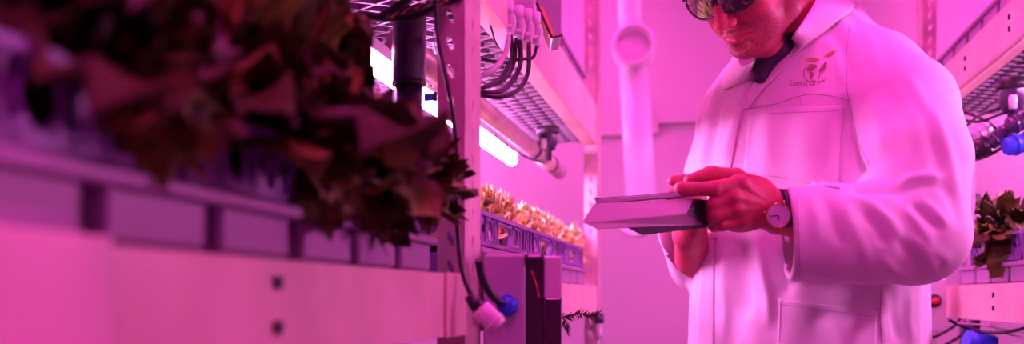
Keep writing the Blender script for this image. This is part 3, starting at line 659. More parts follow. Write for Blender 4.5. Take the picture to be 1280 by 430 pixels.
mb = MB(); mb.tube([at(1212,400,2.2),at(1212,470,2.2)], .022, 14); tag(mb.build('support_tube','darkp'),'dark upright tube below the lower right shelf','tube')
mb = MB(); mb.box((.62,1.9,1.00),(.78,2.05,1.062),0,bev=.004); tag(mb.build('power_supply','darkp'),'dark power unit fixed below the lower right shelf','device')
w_ = bpy.data.worlds.new('world'); S.world = w_; w_.use_nodes = True
w_.node_tree.nodes['Background'].inputs[0].default_value = (.8,.06,.5,1); w_.node_tree.nodes['Background'].inputs[1].default_value = .3
# ================================================================== THE PERSON
def hz(h): return h-CZ
PC = (.53, 1.79)
# ---- head (modelled in its own frame, tipped down towards the tablet)
PHI = radians(50); PIT = radians(37)
F0 = np.array([-sin(PHI), -cos(PHI), 0]); HX = np.array([cos(PHI), -sin(PHI), 0])
HF = cos(PIT)*F0 - sin(PIT)*np.array([0,0,1]); HU = sin(PIT)*F0 + cos(PIT)*np.array([0,0,1])
HC = np.array([.398, 1.676, .544])
HR = np.stack([HX, HF, HU])                                  # rows = local axes
def H(x, y, z): return HC + HX*x + HF*y + HU*z
hd = SDF(HC-np.array([.17,.19,.17]), HC+np.array([.26,.22,.19]), .0021)
hd.ell(H(0,-.016,.035), (.075,.098,.086), HR)
hd.ell(H(0,.030,-.030), (.063,.062,.088), HR, .02)
hd.ell(H(0,.045,.030), (.062,.050,.050), HR, .02)
for sx in (-1,1):
    hd.chain([H(sx*.060,-.002,-.035), H(sx*.056,.010,-.072), H(sx*.026,.068,-.100)], [.017,.016,.015], .018)
    hd.ell(H(sx*.046,.060,-.022), (.019,.022,.014), HR, .016)
    hd.ell(H(sx*.034,.058,-.050), (.027,.026,.030), HR, .018)
    hd.cap(H(sx*.014,.091,.020), H(sx*.042,.080,.021), .010, .008, .012)
    hd.ell(H(sx*.031,.090,.000), (.018,.012,.011), HR, .010, '-')
    hd.ell(H(sx*.031,.074,.000), (.014,.013,.013), HR, .004)
    hd.ell(H(sx*.080,-.006,-.002), (.007,.018,.031), HR, .005)
    hd.ell(H(sx*.087,-.002,.003), (.006,.011,.019), HR, .003, '-')
hd.ell(H(0,.080,-.101), (.025,.018,.016), HR, .014)
hd.ell(H(0,.076,-.068), (.033,.022,.026), HR, .014)
hd.ell(H(0,.092,-.088), (.016,.010,.005), HR, .008, '-')                # hollow under the lower lip
hd.chain([H(0,.092,.012), H(0,.104,-.012), H(0,.118,-.034)], [.0085,.0095,.0105], .012)
hd.ell(H(0,.119,-.036), (.011,.010,.009), HR, .006)
for sx in (-1,1):
    hd.ell(H(sx*.0125,.106,-.041), (.0075,.011,.0085), HR, .005)
    hd.ell(H(sx*.0068,.113,-.050), (.0038,.0055,.004), HR, .002, '-')    # nostrils
    hd.cap(H(sx*.019,.098,-.045), H(sx*.030,.086,-.062), .0022, .002, .006, '-')   # fold beside the nose
hd.cap(H(0,.104,-.050), H(0,.100,-.058), .0022, .0022, .004, '-')
hd.chain([H(-.025,.083,-.069), H(-.010,.0965,-.0635), H(0,.0985,-.0645), H(.010,.0965,-.0635), H(.025,.083,-.069)], [.0025,.005,.0048,.005,.0025], .004)
hd.chain([H(-.022,.084,-.071), H(0,.0955,-.0755), H(.022,.084,-.071)], [.0026,.0052,.0026], .004)
hd.chain([H(-.028,.086,-.0715), H(-.012,.100,-.0685), H(0,.1035,-.0695), H(.012,.100,-.0685), H(.028,.086,-.0715)], [.0016,.0020,.0022,.0020,.0016], .0016, '-')
NB = np.array([.552, 1.805, hz(1.56)])
hd.chain([H(0,-.030,-.030), (H(0,-.03,-.06)+NB)/2+np.array([0,0,.0]), NB], [.055,.054,.056], .022)
hd.cap(H(0,.045,-.095), NB+np.array([-.05,-.05,-.03]), .026, .030, .03)
hv, hq = hd.mesh(); hv = smooth_v(hv, hq, 2)
# attributes
def loc(v): return (v-HC) @ HR.T
L = loc(hv)
lip = np.clip(1-np.abs((L[:,2]+.0695)+((L[:,0]/.026)**2)*.002)/.0085,0,1)*np.clip(1.5-np.abs(L[:,0])/.020,0,1)*(L[:,1]>.08)
lip = np.clip(lip*1.8,0,1)
stb = np.clip((-.043-L[:,2]+np.clip(.045-L[:,1],0,1)*.55)/.012,0,1)*np.clip((L[:,1]+.015)/.02,0,1)*np.clip((L[:,2]+.135)/.02,0,1)
stb *= 1-np.clip(lip*1.5,0,1)
# ---- left hand (seen from its back, nearest the camera)
lh = SDF(ca(815,310,1.42), ca(1075,190,1.60), .00125) if False else SDF(np.array([.22,1.41,.06]), np.array([.52,1.58,.22]), .00125)
W = ca(968,262,1.497)
mcp = [ca(924,230,1.468), ca(915,247,1.462), ca(918,262,1.466), ca(927,275,1.476)]
for p,w_,r0,r1 in zip(mcp, [ca(962,250,1.494),ca(962,257,1.490),ca(962,266,1.490),ca(962,272,1.495)], [.016,.017,.017,.015], [.0135,.0140,.0135,.0125]):
    lh.cap(w_, p, r0, r1, .010)
lh.ell(ca(940,252,1.487), (.034,.013,.030), None, .012)
lh.ell(ca(943,236,1.500), (.028,.016,.020), None, .014)                   # thumb base
lh.ell(ca(925,280,1.490), (.026,.014,.013), None, .010)
lh.chain([ca(950,243,1.502), ca(920,221,1.500), ca(888,217,1.500), ca(862,225,1.503)], [.016,.0128,.0112,.0088], .009, kk=.004)
lh.ell(ca(891,217,1.500), (.012,.0115,.0110), None, .003)
lh.chain([mcp[0], ca(893,236,1.452), ca(868,236,1.452), ca(851,235,1.458)], [.0130,.0112,.0100,.0092], .007, kk=.003)
lh.ell(ca(893,236,1.4515), (.0115,.0112,.0114), None, .003)
lh.ell(ca(852,237,1.457), (.0105,.009,.0105), None, .004)
lh.chain([mcp[1], ca(893,255,1.458), ca(886,263,1.482), ca(884,266,1.505)], [.0125,.0108,.0095,.0085], .006, kk=.003)
lh.chain([mcp[2], ca(895,268,1.460), ca(887,274,1.484), ca(885,274,1.506)], [.0120,.0105,.0095,.0085], .005, kk=.003)
lh.chain([mcp[3], ca(903,281,1.470), ca(893,283,1.490), ca(888,280,1.508)], [.0115,.0095,.0088,.0078], .005, kk=.003)
for p in mcp: lh.ell(p+np.array([.003,-.006,0]), (.009,.008,.008), None, .006)
lh.cap(ca(966,262,1.497), ca(1000,266,1.505), .0255, .027, .016)
lh.cap(ca(972,275,1.505), ca(1010,278,1.515), .022, .026, .012)
lh.cap(ca(1000,268,1.508), ca(1055,276,1.530), .030, .036, .01)
for a_,b_ in ((mcp[0],W),(mcp[1],W),(mcp[2],W)):                           # tendons under the skin of the back of the hand
    n_ = np.array([0,-.0150,0]); lh.cap(a_+n_*.75, a_*.35+b_*.65+n_, .0022, .0016, .006)
lv, lq = lh.mesh(); lv = smooth_v(lv, lq, 2)
# ---- right hand (far side of the tablet)
rh = SDF(np.array([.22,1.56,.02]), np.array([.40,1.90,.24]), .0016)
rw = ca(862,292,1.72)
rmcp = [ca(872,236,1.665), ca(868,248,1.655), ca(868,258,1.655), ca(872,268,1.665)]
for p in rmcp: rh.cap(rw+np.array([0,-.03,.012]), p, .018, .0125, .010)
rh.chain([ca(873,250,1.69), ca(868,232,1.665), ca(855,226,1.64), ca(841,226,1.618)], [.016,.012,.0105,.0085], .009, kk=.004)
rh.chain([rmcp[0], ca(852,240,1.635), ca(840,244,1.605), ca(836,246,1.585)], [.0120,.0105,.0092,.0082], .006, kk=.003)
rh.chain([rmcp[1], ca(850,256,1.620), ca(838,260,1.592), ca(834,258,1.572)], [.0120,.0105,.0092,.0082], .005, kk=.003)
rh.chain([rmcp[2], ca(852,266,1.625), ca(841,269,1.600), ca(838,266,1.580)], [.0115,.0100,.0090,.0080], .005, kk=.003)
rh.chain([rmcp[3], ca(858,274,1.640), ca(849,276,1.618), ca(845,273,1.600)], [.0105,.0090,.0080,.0072], .005, kk=.003)
rh.chain([rw+np.array([0,-.03,.015]), rw, ca(868,322,1.80)], [.024,.027,.036], .014)
rv, rq = rh.mesh(); rv = smooth_v(rv, rq, 2)
# ---- trunk, arms and legs under the clothes
bd = SDF(np.array([.20,1.48,-1.10]), np.array([.80,2.10,.50]), .008)
HIPL = np.array([.595,1.715,hz(.90)]); HIPR = np.array([.465,1.865,hz(.90)])
U = np.array([.7071,-.7071,0]); Nn = np.array([-.7071,-.7071,0]); TR = np.stack([U, Nn, [0,0,1]])
bd.ell((.53,1.80,hz(1.32)), (.165,.11,.22), TR); bd.ell((.53,1.79,hz(1.0)), (.165,.12,.16), TR, .05)
bd.cap(NB, (.545,1.80,hz(1.42)), .062, .08, .04)
SL = ca(1126,137,1.645); EL = ca(1139,289,1.53); CL = ca(990,293,1.515)
SR = ca(924,140,1.93); ER = ca(880,325,1.90)
bd.chain([SL, EL, ca(1050,275,1.53)], [.058,.045,.038], .03, kk=.01); bd.cap((.545,1.80,hz(1.46)), SL, .06,.058,.03)
bd.chain([SR, ER, ca(868,320,1.80)], [.058,.045,.038], .03, kk=.01); bd.cap((.545,1.80,hz(1.46)), SR, .06,.058,.03)
for hp, sx in ((HIPL,.02),(HIPR,-.02)):
    kn = np.array([hp[0]+sx*.3-.01, hp[1]-.02, hz(.50)]); an = np.array([hp[0]+sx*.5, hp[1]+.0, hz(.085)])
    bd.chain([hp, kn, an], [.088,.058,.040], .03, kk=.02)
    bd.cap(an+np.array([0,0,-.035]), an+Nn*.16+np.array([0,0,-.05]), .036,.026,.02)
bv, bq = bd.mesh(); bv = smooth_v(bv, bq, 1)
vs = [hv, lv, rv, bv]; off = np.cumsum([0]+[len(a) for a in vs]); V = np.concatenate(vs)
Q = np.concatenate([q+o for q,o in zip([hq,lq,rq,bq], off)])
z_ = np.zeros(len(V)); la = z_.copy(); la[:len(hv)] = lip; sa = z_.copy(); sa[:len(hv)] = stb
feet = ca2w(np.array([[.53,1.78,-CZ]]))[0]
person = np_obj('person', ca2w(V), Q, 'skin', org=feet, attrs={'lip':la,'stubble':sa})
tag(person, 'person in a white lab coat and dark sunglasses looking down at a tablet', 'person')

# ---- lab coat
lo = np.array([.26,1.38,hz(.50)-.02]); hi = np.array([.82,2.06,hz(1.66)])
ch = SDF(lo, hi, .0038)
X,Y,Z = np.ogrid[tuple(slice(0,i) for i in ch.n)]; X = lo[0]+X*ch.h; Y = lo[1]+Y*ch.h; Z = lo[2]+Z*ch.h
T = np.array([[.50,.520,1.775,.245,.200],[.90,.520,1.775,.218,.178],[1.05,.521,1.775,.207,.170],[1.15,.524,1.778,.207,.167],[1.27,.528,1.785,.213,.165],[1.38,.530,1.790,.208,.158],
              [1.45,.531,1.795,.203,.146],[1.50,.533,1.797,.188,.130],[1.545,.538,1.798,.155,.112],[1.585,.545,1.80,.114,.098],[1.62,.548,1.80,.084,.084],[1.66,.548,1.80,.074,.074]])
hh = (Z+CZ).ravel(); cx,cy,aa,bb = [np.interp(hh, T[:,0], T[:,i])[None,None,:] for i in (1,2,3,4)]
u = (X-cx)*U[0]+(Y-cy)*U[1]; v = (X-cx)*Nn[0]+(Y-cy)*Nn[1]
pw = 2.3
rr = ((np.abs(u)/aa)**pw+(np.abs(v)/bb)**pw)**(1/pw)
# soft vertical flutes of the hanging cloth
an = np.arctan2(v/bb, u/aa)
fl = .0045*np.sin(an*9+1.0+Z*2)*np.clip((hz(1.30)-Z)/.25,0,1)+.002*np.sin(an*17+Z*4)
ch.F = np.minimum(ch.F, ((rr-1)*np.minimum(aa,bb)*.95 - fl)).astype(np.float32)
ch.F = np.maximum(ch.F, (hz(.50)-Z).astype(np.float32)); del rr, u, v, an, fl
ch.chain([np.array([.560,1.785,hz(1.545)]), ca(1092,100,1.71), SL], [.068,.080,.091], .03, kk=.02)
ch.chain([np.array([.545,1.80,hz(1.53)]), SR], [.065,.068], .03)
ar = SDF(lo, hi, .0038)
ar.chain([SL, ca(1145,200,1.565), EL], [.089,.0820,.0750], 0, kk=.01)
ar.cap(ca(1141,245,1.548), EL+np.array([.002,0,.002]), .076, .077, .02)
fa = SDF(lo, hi, .0038)
fa.chain([EL, ca(1085,292,1.520), ca(1030,292,1.512), ca(900,295,1.49)], [.0775,.0765,.0745,.064], 0, kk=.01)
fa.ell(ca(1150,300,1.535), (.070,.075,.062), None, .02)
e1 = ca(988,235,1.45); nrm = np.array([-1,.12,-.05]); nrm /= np.linalg.norm(nrm)
fa.half(e1, nrm)
fa.chain([ca(1012,291,1.52), ca(900,295,1.49)], [.0610,.0590], 0, '-')
ar.mix(tuple(slice(0,i) for i in ar.n), fa.F, .014, '+'); del fa
ch.mix(tuple(slice(0,i) for i in ch.n), ar.F, .006, '+'); del ar
ra = SDF(lo, hi, .0038)
ra.chain([SR, ca(900,215,1.92), ER], [.070,.066,.066], 0, kk=.01)
ra.cap(ER, ca(848,262,1.72), .066, .050, .012)
e2 = ca(858,297,1.77); n2 = ca(848,262,1.72)-ER; n2 /= np.linalg.norm(n2); ra.half(e2, n2)
ra.cap(ER*.35+e2*.65, ca(846,262,1.72), .048, .046, 0, '-')
ch.mix(tuple(slice(0,i) for i in ch.n), ra.F, .012, '+'); del ra
# open V and neck hole
ch.chain([H(0,-.03,-.05), NB, NB+np.array([-.02,-.02,-.03])], [.0575,.0575,.045], .004, '-')
Vb = ca(941,107,1.645)
for t_ in np.linspace(0,1,22):
    a0 = Vb*(1-t_)+ca(969,48,1.71)*t_; r_ = .0005+.026*t_
    vv = a0/np.linalg.norm(a0); ch.cap(a0-vv*.06, a0+vv*.045, r_, r_, .002, '-')
cv, cq = ch.mesh(); del ch
cv = smooth_v(cv, cq, 2); cw_v = ca2w(cv)
# cloth folds: real relief along the lines where the cloth creases
nv = normals(cw_v, cq)
bvh = BVHTree.FromPolygons([tuple(p) for p in cw_v], [tuple(int(i) for i in f) for f in cq])
CAMP = Vector((0,0,CZ))
px,py,dd = proj(cw_v)
cand = (px>800)&(px<1240)&(py>-40)&(py<470)&(((np.array(CAMP)-cw_v)*nv).sum(1)>-.05)
vis = np.zeros(len(cw_v), bool)
for i in np.nonzero(cand)[0]:
    p = Vector(cw_v[i]); d_ = p-CAMP; Ld = d_.length
    h_ = bvh.ray_cast(CAMP, d_/Ld, Ld-.012)
    vis[i] = h_[0] is None
vis &= ~((px<1004)&(py>232)&(py<360)&(dd<1.56))
def seg_d(pts, X_, Y_):
    best = np.full(len(X_), 1e9); tt = np.zeros(len(X_)); n_ = len(pts)-1
    for i in range(n_):
        (x0,y0),(x1,y1) = pts[i], pts[i+1]; dx,dy = x1-x0, y1-y0; t = np.clip(((X_-x0)*dx+(Y_-y0)*dy)/(dx*dx+dy*dy),0,1)
        d = np.hypot(X_-x0-t*dx, Y_-y0-t*dy); m_ = d<best; best[m_] = d[m_]; tt[m_] = (i+t[m_])/n_
    return best, tt
FOLDS = [  # polyline in photograph pixels, half width px, height mm (minus = valley)
 # upper arm and elbow
 ([(1068,120),(1070,160),(1078,190),(1090,214)], 6, 5), ([(1056,118),(1060,160),(1068,200),(1076,222)], 10, -15),
 ([(1120,231),(1140,222),(1165,219),(1184,222)], 6, 5), ([(1098,240),(1125,240),(1150,232),(1176,232)], 5, -5),
 ([(1139,254),(1158,272),(1177,290)], 5, -6), ([(1147,247),(1168,262),(1186,284)], 5, 3.5), ([(1126,256),(1146,279),(1168,308)], 7, 4),
 ([(1150,300),(1172,316),(1190,330)], 9, 3), ([(1174,228),(1190,250),(1200,285)], 8, -3),
 ([(1165,130),(1185,190),(1200,262)], 8, 4), ([(1152,128),(1168,190),(1180,240)], 9, -3.5), ([(1130,90),(1150,120),(1166,150)], 8, 2.5),
 ([(1110,100),(1122,160),(1128,205)], 12, -2.5), ([(1092,120),(1098,160),(1102,200)], 9, 2.5),
 # forearm
 ([(1060,237),(1085,240),(1112,235)], 6, -5), ([(1062,246),(1090,256),(1112,276),(1128,300)], 7, 4.5), ([(1075,262),(1095,284),(1108,312)], 7, -4.5),
 ([(1048,246),(1062,274),(1078,304),(1088,340)], 10, 3), ([(1030,242),(1042,276),(1052,310)], 9, -3.5), ([(1010,240),(1020,270),(1024,310)], 8, 2.5),
 ([(1138,292),(1158,318),(1172,342)], 7, 4), ([(1120,296),(1138,322),(1150,345)], 7, -4), ([(1098,318),(1120,340),(1140,350)], 7, 3),
 # chest
 ([(938,104),(924,135),(912,175),(905,205)], 7, 4), ([(950,112),(940,150),(934,200)], 8, -3.5), ([(962,125),(958,170),(962,210)], 9, 2.5),
 ([(905,120),(896,150),(888,185),(884,215)], 6, -3), ([(1000,120),(1004,170),(1000,215)], 12, 2), ([(1036,130),(1040,180),(1034,220)], 10, -2),
 ([(1030,45),(1046,75),(1056,110)], 7, 3.5), ([(1044,40),(1060,70),(1066,100)], 7, -4), ([(1075,30),(1090,60),(1098,90)], 9, 2),
 # lower front
 ([(946,290),(953,335),(961,372),(964,410)], 9, 9), ([(922,300),(928,350),(934,400)], 11, -11), ([(975,310),(985,350),(980,372)],10,-5), ([(1010,400),(1040,392),(1070,405)],12,-5), ([(905,300),(903,345),(908,390),(904,430)], 7, 3.5),
 ([(892,292),(892,340),(890,430)], 3, -2.5), ([(880,300),(876,360),(876,430)], 7, 3), ([(978,330),(1000,350),(1040,360),(1090,366)], 9, -4),
 ([(1105,357),(1100,390),(1104,430)], 5, 4), ([(1118,360),(1116,395),(1124,430)], 6, -3.5), ([(1138,360),(1136,400),(1142,430)], 6, 3),
 ([(990,300),(998,330),(994,352)], 5, -2),
 # right sleeve behind the tablet
 ([(846,170),(842,195),(838,215)], 5, 4), ([(858,165),(856,190),(860,215)], 5, -4),
]
disp = np.zeros(len(cw_v)); idx = np.nonzero(vis)[0]; PX, PY = px[idx], py[idx]
for pts, w_, hgt in FOLDS:
    d, t = seg_d(pts, PX, PY); e = np.clip(np.minimum(t,1-t)*5,.0,1)
    disp[idx] += hgt/1000*np.exp(-(d/w_)**2*1.4)*e
w = np.zeros(len(cw_v)); w[idx] = 1
dsm = smooth_v(np.stack([disp,w,w],1), cq, 2)
cw_v = cw_v + nv*dsm[:,:1]*1.25
cw_v = smooth_v(cw_v, cq, 1, .4)
coat = np_obj('lab_coat', cw_v, cq, 'coat', person)
bvh = BVHTree.FromPolygons([tuple(p) for p in cw_v], [tuple(int(i) for i in f) for f in cq])
def hit(x, y, off=0., dflt=None):
    d_ = (at(x,y,1)-CAMP).normalized(); h_ = bvh.ray_cast(CAMP, d_, 4)
    if h_[0] is None: return at(x,y,dflt or 1.7)
    return h_[0] - d_*off
def patch_grid(poly, nu, nv_, off):                          # bilinear pixel quad draped on the cloth
    (x0,y0),(x1,y1),(x2,y2),(x3,y3) = poly; G = []
    for i in range(nv_+1):
        t = i/nv_; row = []
        for j in range(nu+1):
            s_ = j/nu
            x = (x0*(1-s_)+x1*s_)*(1-t)+(x3*(1-s_)+x2*s_)*t; y = (y0*(1-s_)+y1*s_)*(1-t)+(y3*(1-s_)+y2*s_)*t
            row.append(hit(x,y,off))
        G.append(row)
    return G
def seam(name, pts, r=.0007, off=.0004, n=10, parent=None):
    P = []
    for i in range(len(pts)-1):
        for k in range(n):
            t = k/n; P.append(hit(pts[i][0]*(1-t)+pts[i+1][0]*t, pts[i][1]*(1-t)+pts[i+1][1]*t, off))
    P.append(hit(*pts[-1], off))
    mb = MB(); mb.tube(P, r, 5); return mb.build(name, 'seam', parent or coat)
# pockets with their top hem
mb = MB(); mb.grid(patch_grid([(936,136),(1056,131),(1050,236),(930,215)], 40, 30, .0022)); pk = mb.build('pocket','coat',person, solid=.0014)
mb = MB(); mb.grid(patch_grid([(973,373),(1096,389),(1094,470),(971,470)], 40, 30, .0022)); pk2 = mb.build('pocket','coat',person, solid=.0014)
# (front band of the coat)
mb = MB(); mb.grid(patch_grid([(903,135),(929,130),(897,300),(876,300)], 10, 40, .0018)); mb.build('front_band','coat',person, solid=.0012)
mb = MB(); mb.grid(patch_grid([(878,298),(893,298),(892,500),(866,500)], 8, 40, .0018)); mb.build('front_band','coat',person, solid=.0012)
mb = MB()
def addseam(pts, r=.0006, off=.0003, n=10):
    P = []
    for i in range(len(pts)-1):
        for k in range(n):
            t = k/n; P.append(hit(pts[i][0]*(1-t)+pts[i+1][0]*t, pts[i][1]*(1-t)+pts[i+1][1]*t, off))
    P.append(hit(*pts[-1], off)); mb.tube(P, r, 5)
addseam([(894,156),(910,148),(929,139)]); addseam([(929,137),(970,130),(1000,120),(1015,117),(1040,120),(1062,126)], .0008)
addseam([(1062,30),(1058,70),(1058,110),(1064,140),(1072,175),(1086,206)], .0007)
addseam([(996,240),(999,295),(1000,348)], .0005); addseam([(893,300),(892,360),(891,428)], .0006)
addseam([(1102,360),(1100,395),(1103,428)], .0006); addseam([(1000,122),(1004,150),(1003,165)],.0003)
sm_ = mb.build('seams','seam',person); sm_['kind'] = 'stuff'
mb = MB()
for pts in ([(937,143),(1054,138)],[(1053,134),(1048,232)],[(974,380),(1094,396)],[(976,376),(974,428)]):
    P = [hit(pts[0][0]*(1-k/16)+pts[1][0]*k/16, pts[0][1]*(1-k/16)+pts[1][1]*k/16, .0034) for k in range(17)]; mb.tube(P, .0004, 4)
st2 = mb.build('stitching','seam',person); st2['kind'] = 'stuff'
# cuff band at the sleeve end
# collar: near side leaf, far side leaf, and the part round the back of the neck
def strip(name, inner, outer, n=26, nw=8, bulge=.004, parent=None, solid=.0022):
    A = catmull(inner, 10); B = catmull(outer, 10)
    def res(P):
        out = []
        for i in range(n+1):
            t = i/n*(len(P)-1); k = min(int(t), len(P)-2); out.append(P[k].lerp(P[k+1], t-k))
        return out
    A, B = res(A), res(B); G = []
    for i in range(n+1):
        row = []
        for j in range(nw+1):
            t = j/nw; p = A[i].lerp(B[i], t); c_ = (CAMP-p).normalized(); row.append(p + (c_*.6+Vector((0,0,.6)))*bulge*sin(pi*t))
        G.append(row)
    m_ = MB(); m_.grid(G); return m_.build(name, 'coat', parent or person, solid=solid)
def hb(x, y, off): return hit(x, y, off, 1.66)
nk = [hb(983,57,.012), at(992,44,1.655), at(1004,26,1.668), at(1018,4,1.69), at(1030,-22,1.73), at(1022,-46,1.80), at(1000,-54,1.86)]
ok = [hb(989,72,.006), hb(1008,56,.006), hb(1030,40,.006), hb(1050,24,.006), hb(1067,11,.007), at(1072,-14,1.80), at(1058,-30,1.89)]
strip('collar', nk, ok)
strip('collar', [hb(946,72,.004), at(940,78,1.67), at(930,82,1.70), at(924,74,1.76), at(925,58,1.82)], [hb(941,101,.004), hb(925,104,.006), hb(905,111,.006), hb(905,96,.006), hb(910,84,.008)], bulge=.003)
strip('lapel', [hb(984,58,.010), hb(966,78,.008), hb(950,94,.007), hb(941,104,.006), hb(932,122,.004)], [hb(990,74,.004), hb(974,92,.004), hb(958,108,.004), hb(946,122,.003), hb(936,136,.002)], bulge=.002)
Lf = [at(950,58,1.70), hb(938,72,-.008), hb(936,86,-.008), hb(938,108,-.004)]
Rt = [at(1003,36,1.668), hb(990,57,.003), hb(966,84,-.006), hb(944,110,-.003)]
o_ = strip('shirt_front', Lf, Rt, n=20, nw=10, bulge=.004); o_.data.materials.clear(); o_.data.materials.append(M['shirt'])
# printed logo on the chest
def decal_poly(mb_, pts2, mi=0):
    mb_.add([hit(x,y,.0028) for x,y in pts2], [tuple(range(len(pts2)))], mi)
def ink_line(mb_, pts, wpx, mi=0):
    for (x0,y0),(x1,y1) in zip(pts[:-1], pts[1:]):
        L_ = math.hypot(x1-x0,y1-y0) or 1; nx,ny = -(y1-y0)/L_*wpx/2, (x1-x0)/L_*wpx/2
        decal_poly(mb_, [(x0+nx,y0+ny),(x1+nx,y1+ny),(x1-nx,y1-ny),(x0-nx,y0-ny)], mi)
lg = MB()
cx0, cy0, R0 = 1014.5, 91.5, 11
arc = [(cx0+R0*cos(a)*.92, cy0-R0*sin(a)) for a in np.linspace(radians(70), radians(300), 30)]
ink_line(lg, arc, 1.0)
ink_line(lg, [(cx0+R0*cos(a)*.92, cy0-R0*sin(a)) for a in np.linspace(radians(15), radians(-40), 8)], .9)
for pts in ([(1008,86),(1013,81.5),(1020,81),(1022,83),(1017,85),(1013,88),(1009,89)], [(1011,90),(1015,89),(1018,92),(1016,95),(1014,99),(1012.5,95)],
            [(1023,88),(1027,83),(1031,78),(1034,77),(1033,83),(1030,88),(1026,91)]): decal_poly(lg, pts, 0)
decal_poly(lg, [(1006,74.5),(1012,73),(1020,73.2),(1025,74.5),(1019,76),(1012,76)], 1)
decal_poly(lg, [(1029,71.5),(1034,66.5),(1041,63.5),(1048,63),(1042,66),(1036,70)], 1)
cu = bpy.data.curves.new('logo_text','FONT'); cu.body = 'LettUs Grow'; cu.size = 1; cu.align_x = 'CENTER'; cu.resolution_u = 3
to = bpy.data.objects.new('logo_text', cu); COL.objects.link(to); bpy.context.view_layer.update()
tm = to.to_mesh(); tv = [v_.co.copy() for v_ in tm.vertices]; tf = [tuple(p.vertices) for p in tm.polygons]; to.to_mesh_clear(); bpy.data.objects.remove(to)
xw = max(v_.x for v_ in tv)
def tp(v_):
    a_ = v_.x/xw; x = 1009+22.5*a_; y = 107.5-1.5*a_ - 5.5*a_*a_*.6 + (-.12*0)
    sl = -.24*a_
    hgt = v_.y*9.2
    return hit(x+hgt*(.15+sl*.3), y-hgt, .0028)
lg.add([tp(v_) for v_ in tv], tf, 0)
lo_ = lg.build('printed_logo', ['logo','logog'], person); lo_['label'] = 'brown globe and leaf logo with lettering on the chest'
# shirt showing in the V of the collar
sv = SDF(np.array([.36,1.60,hz(1.40)]), np.array([.70,1.95,hz(1.66)]), .004)
sv.ell((.540,1.80,hz(1.46)), (.15,.098,.11), TR); sv.chain([NB+np.array([.0,0,-.02]), NB*.62+H(0,-.03,-.05)*.38+np.array([0,0,-.02])], [.060,.0565], .02)
sv.chain([ca(950,96,1.70), ca(974,52,1.745)], [.012,.030], .01)
sv.chain([H(0,-.03,-.03), NB*.55+H(0,-.03,-.05)*.45], [.0535,.0535], 0, '-')
_s, _e = H(0,.045,-.095), NB+np.array([-.05,-.05,-.03])
sv.cap(_s*.62+_e*.38, _e, .0315, .0345, .01); sv.chain([_s, _e], [.0255,.0290], 0, '-')
v_, q_ = sv.mesh(); v_ = smooth_v(v_, q_, 2); shirt = np_obj('shirt', ca2w(v_), q_, 'shirt', person)
# trousers and shoes
tr = SDF(np.array([.30,1.55,-1.10]), np.array([.78,2.02,hz(1.05)]), .008)
tr.ell((.53,1.79,hz(.95)), (.18,.135,.12), TR)
for hp, sx in ((HIPL,.02),(HIPR,-.02)):
    kn = np.array([hp[0]+sx*.3-.01, hp[1]-.02, hz(.50)]); an_ = np.array([hp[0]+sx*.5, hp[1]+.0, hz(.07)])
    tr.chain([hp, kn, an_], [.100,.076,.066], .03, kk=.02)
tr.half((0,0,hz(.05)), (0,0,-1))
v_, q_ = tr.mesh(); v_ = smooth_v(v_, q_, 2); np_obj('trousers', ca2w(v_), q_, 'trouser', person)
for hp, sx in ((HIPL,.02),(HIPR,-.02)):
    sh = SDF(np.array([hp[0]-.26,hp[1]-.28,-1.13]), np.array([hp[0]+.12,hp[1]+.12,hz(.14)]), .005)
    an_ = np.array([hp[0]+sx*.5, hp[1], hz(.045)])
    sh.chain([an_-Nn*.05, an_+Nn*.08, an_+Nn*.17], [.043,.042,.034], 0); sh.cap(an_, an_+np.array([0,0,.06]), .048,.044,.02); sh.half((0,0,hz(.004)),(0,0,-1))
    v_, q_ = sh.mesh(); v_ = smooth_v(v_, q_, 2); np_obj('shoe', ca2w(v_), q_, 'shoe', person)
# hair
ha = SDF(HC-np.array([.16,.16,.13]), HC+np.array([.16,.16,.17]), .003)
ha.ell(H(0,-.018,.040), (.081,.104,.092), HR)
ha.ell(H(0,.085,-.035), (.10,.062,.085), HR, .006, '-'); ha.ell(H(0,-.02,-.11), (.12,.16,.07), HR, .01, '-')
v_, q_ = ha.mesh(); np_obj('hair', ca2w(v_), q_, 'hair', person)
# sunglasses
def Hw(x, y, z): return Vector(ca2w(H(x,y,z)[None])[0])
def lens_pt(sx, u_, w_):                                       # u_,w_ in -1..1 on the lens
    x = .0365+.0335*u_; z = .002+.0265*w_ - .003*u_*w_
    return Hw(sx*x, .112-4.2*x*x-3*(z+.003)**2, z)
def lens_out(a): # outline, flat top, round bottom
    c_, s_ = cos(a), sin(a); return (np.sign(c_)*abs(c_)**.85, s_*(.78 if s_>0 else 1.0))
sg = MB(); sg.tube([Hw(-.010,.110,.006), Hw(0,.1135,.008), Hw(.010,.110,.006)], [.0035,.003,.0035], 8)
for sx in (-1,1):
    rim = [lens_pt(sx,*[1.02*q for q in lens_out(2*pi*k/36)]) for k in range(36)]
    sg.tube(rim, .0024, 8, closed=True)
    sg.tube([lens_pt(sx,1.0,.45), Hw(sx*.074,.088,.012), Hw(sx*.079,.060,.012), Hw(sx*.082,.0,.010), Hw(sx*.083,-.02,.0), Hw(sx*.082,-.032,-.014)], [.004,.0045,.004,.003,.003,.0025], 8)
glasses = sg.build('sunglasses','frame',person); glasses['label'] = 'dark wraparound sunglasses'
for sx in (-1,1):
    G = []
    for i in range(9):
        r_ = i/8; G.append([lens_pt(sx,*[r_*q for q in lens_out(2*pi*k/36)]) for k in range(37)])
    mb = MB(); mb.grid(G); mb.build('lens','lens',glasses, solid=.0012)
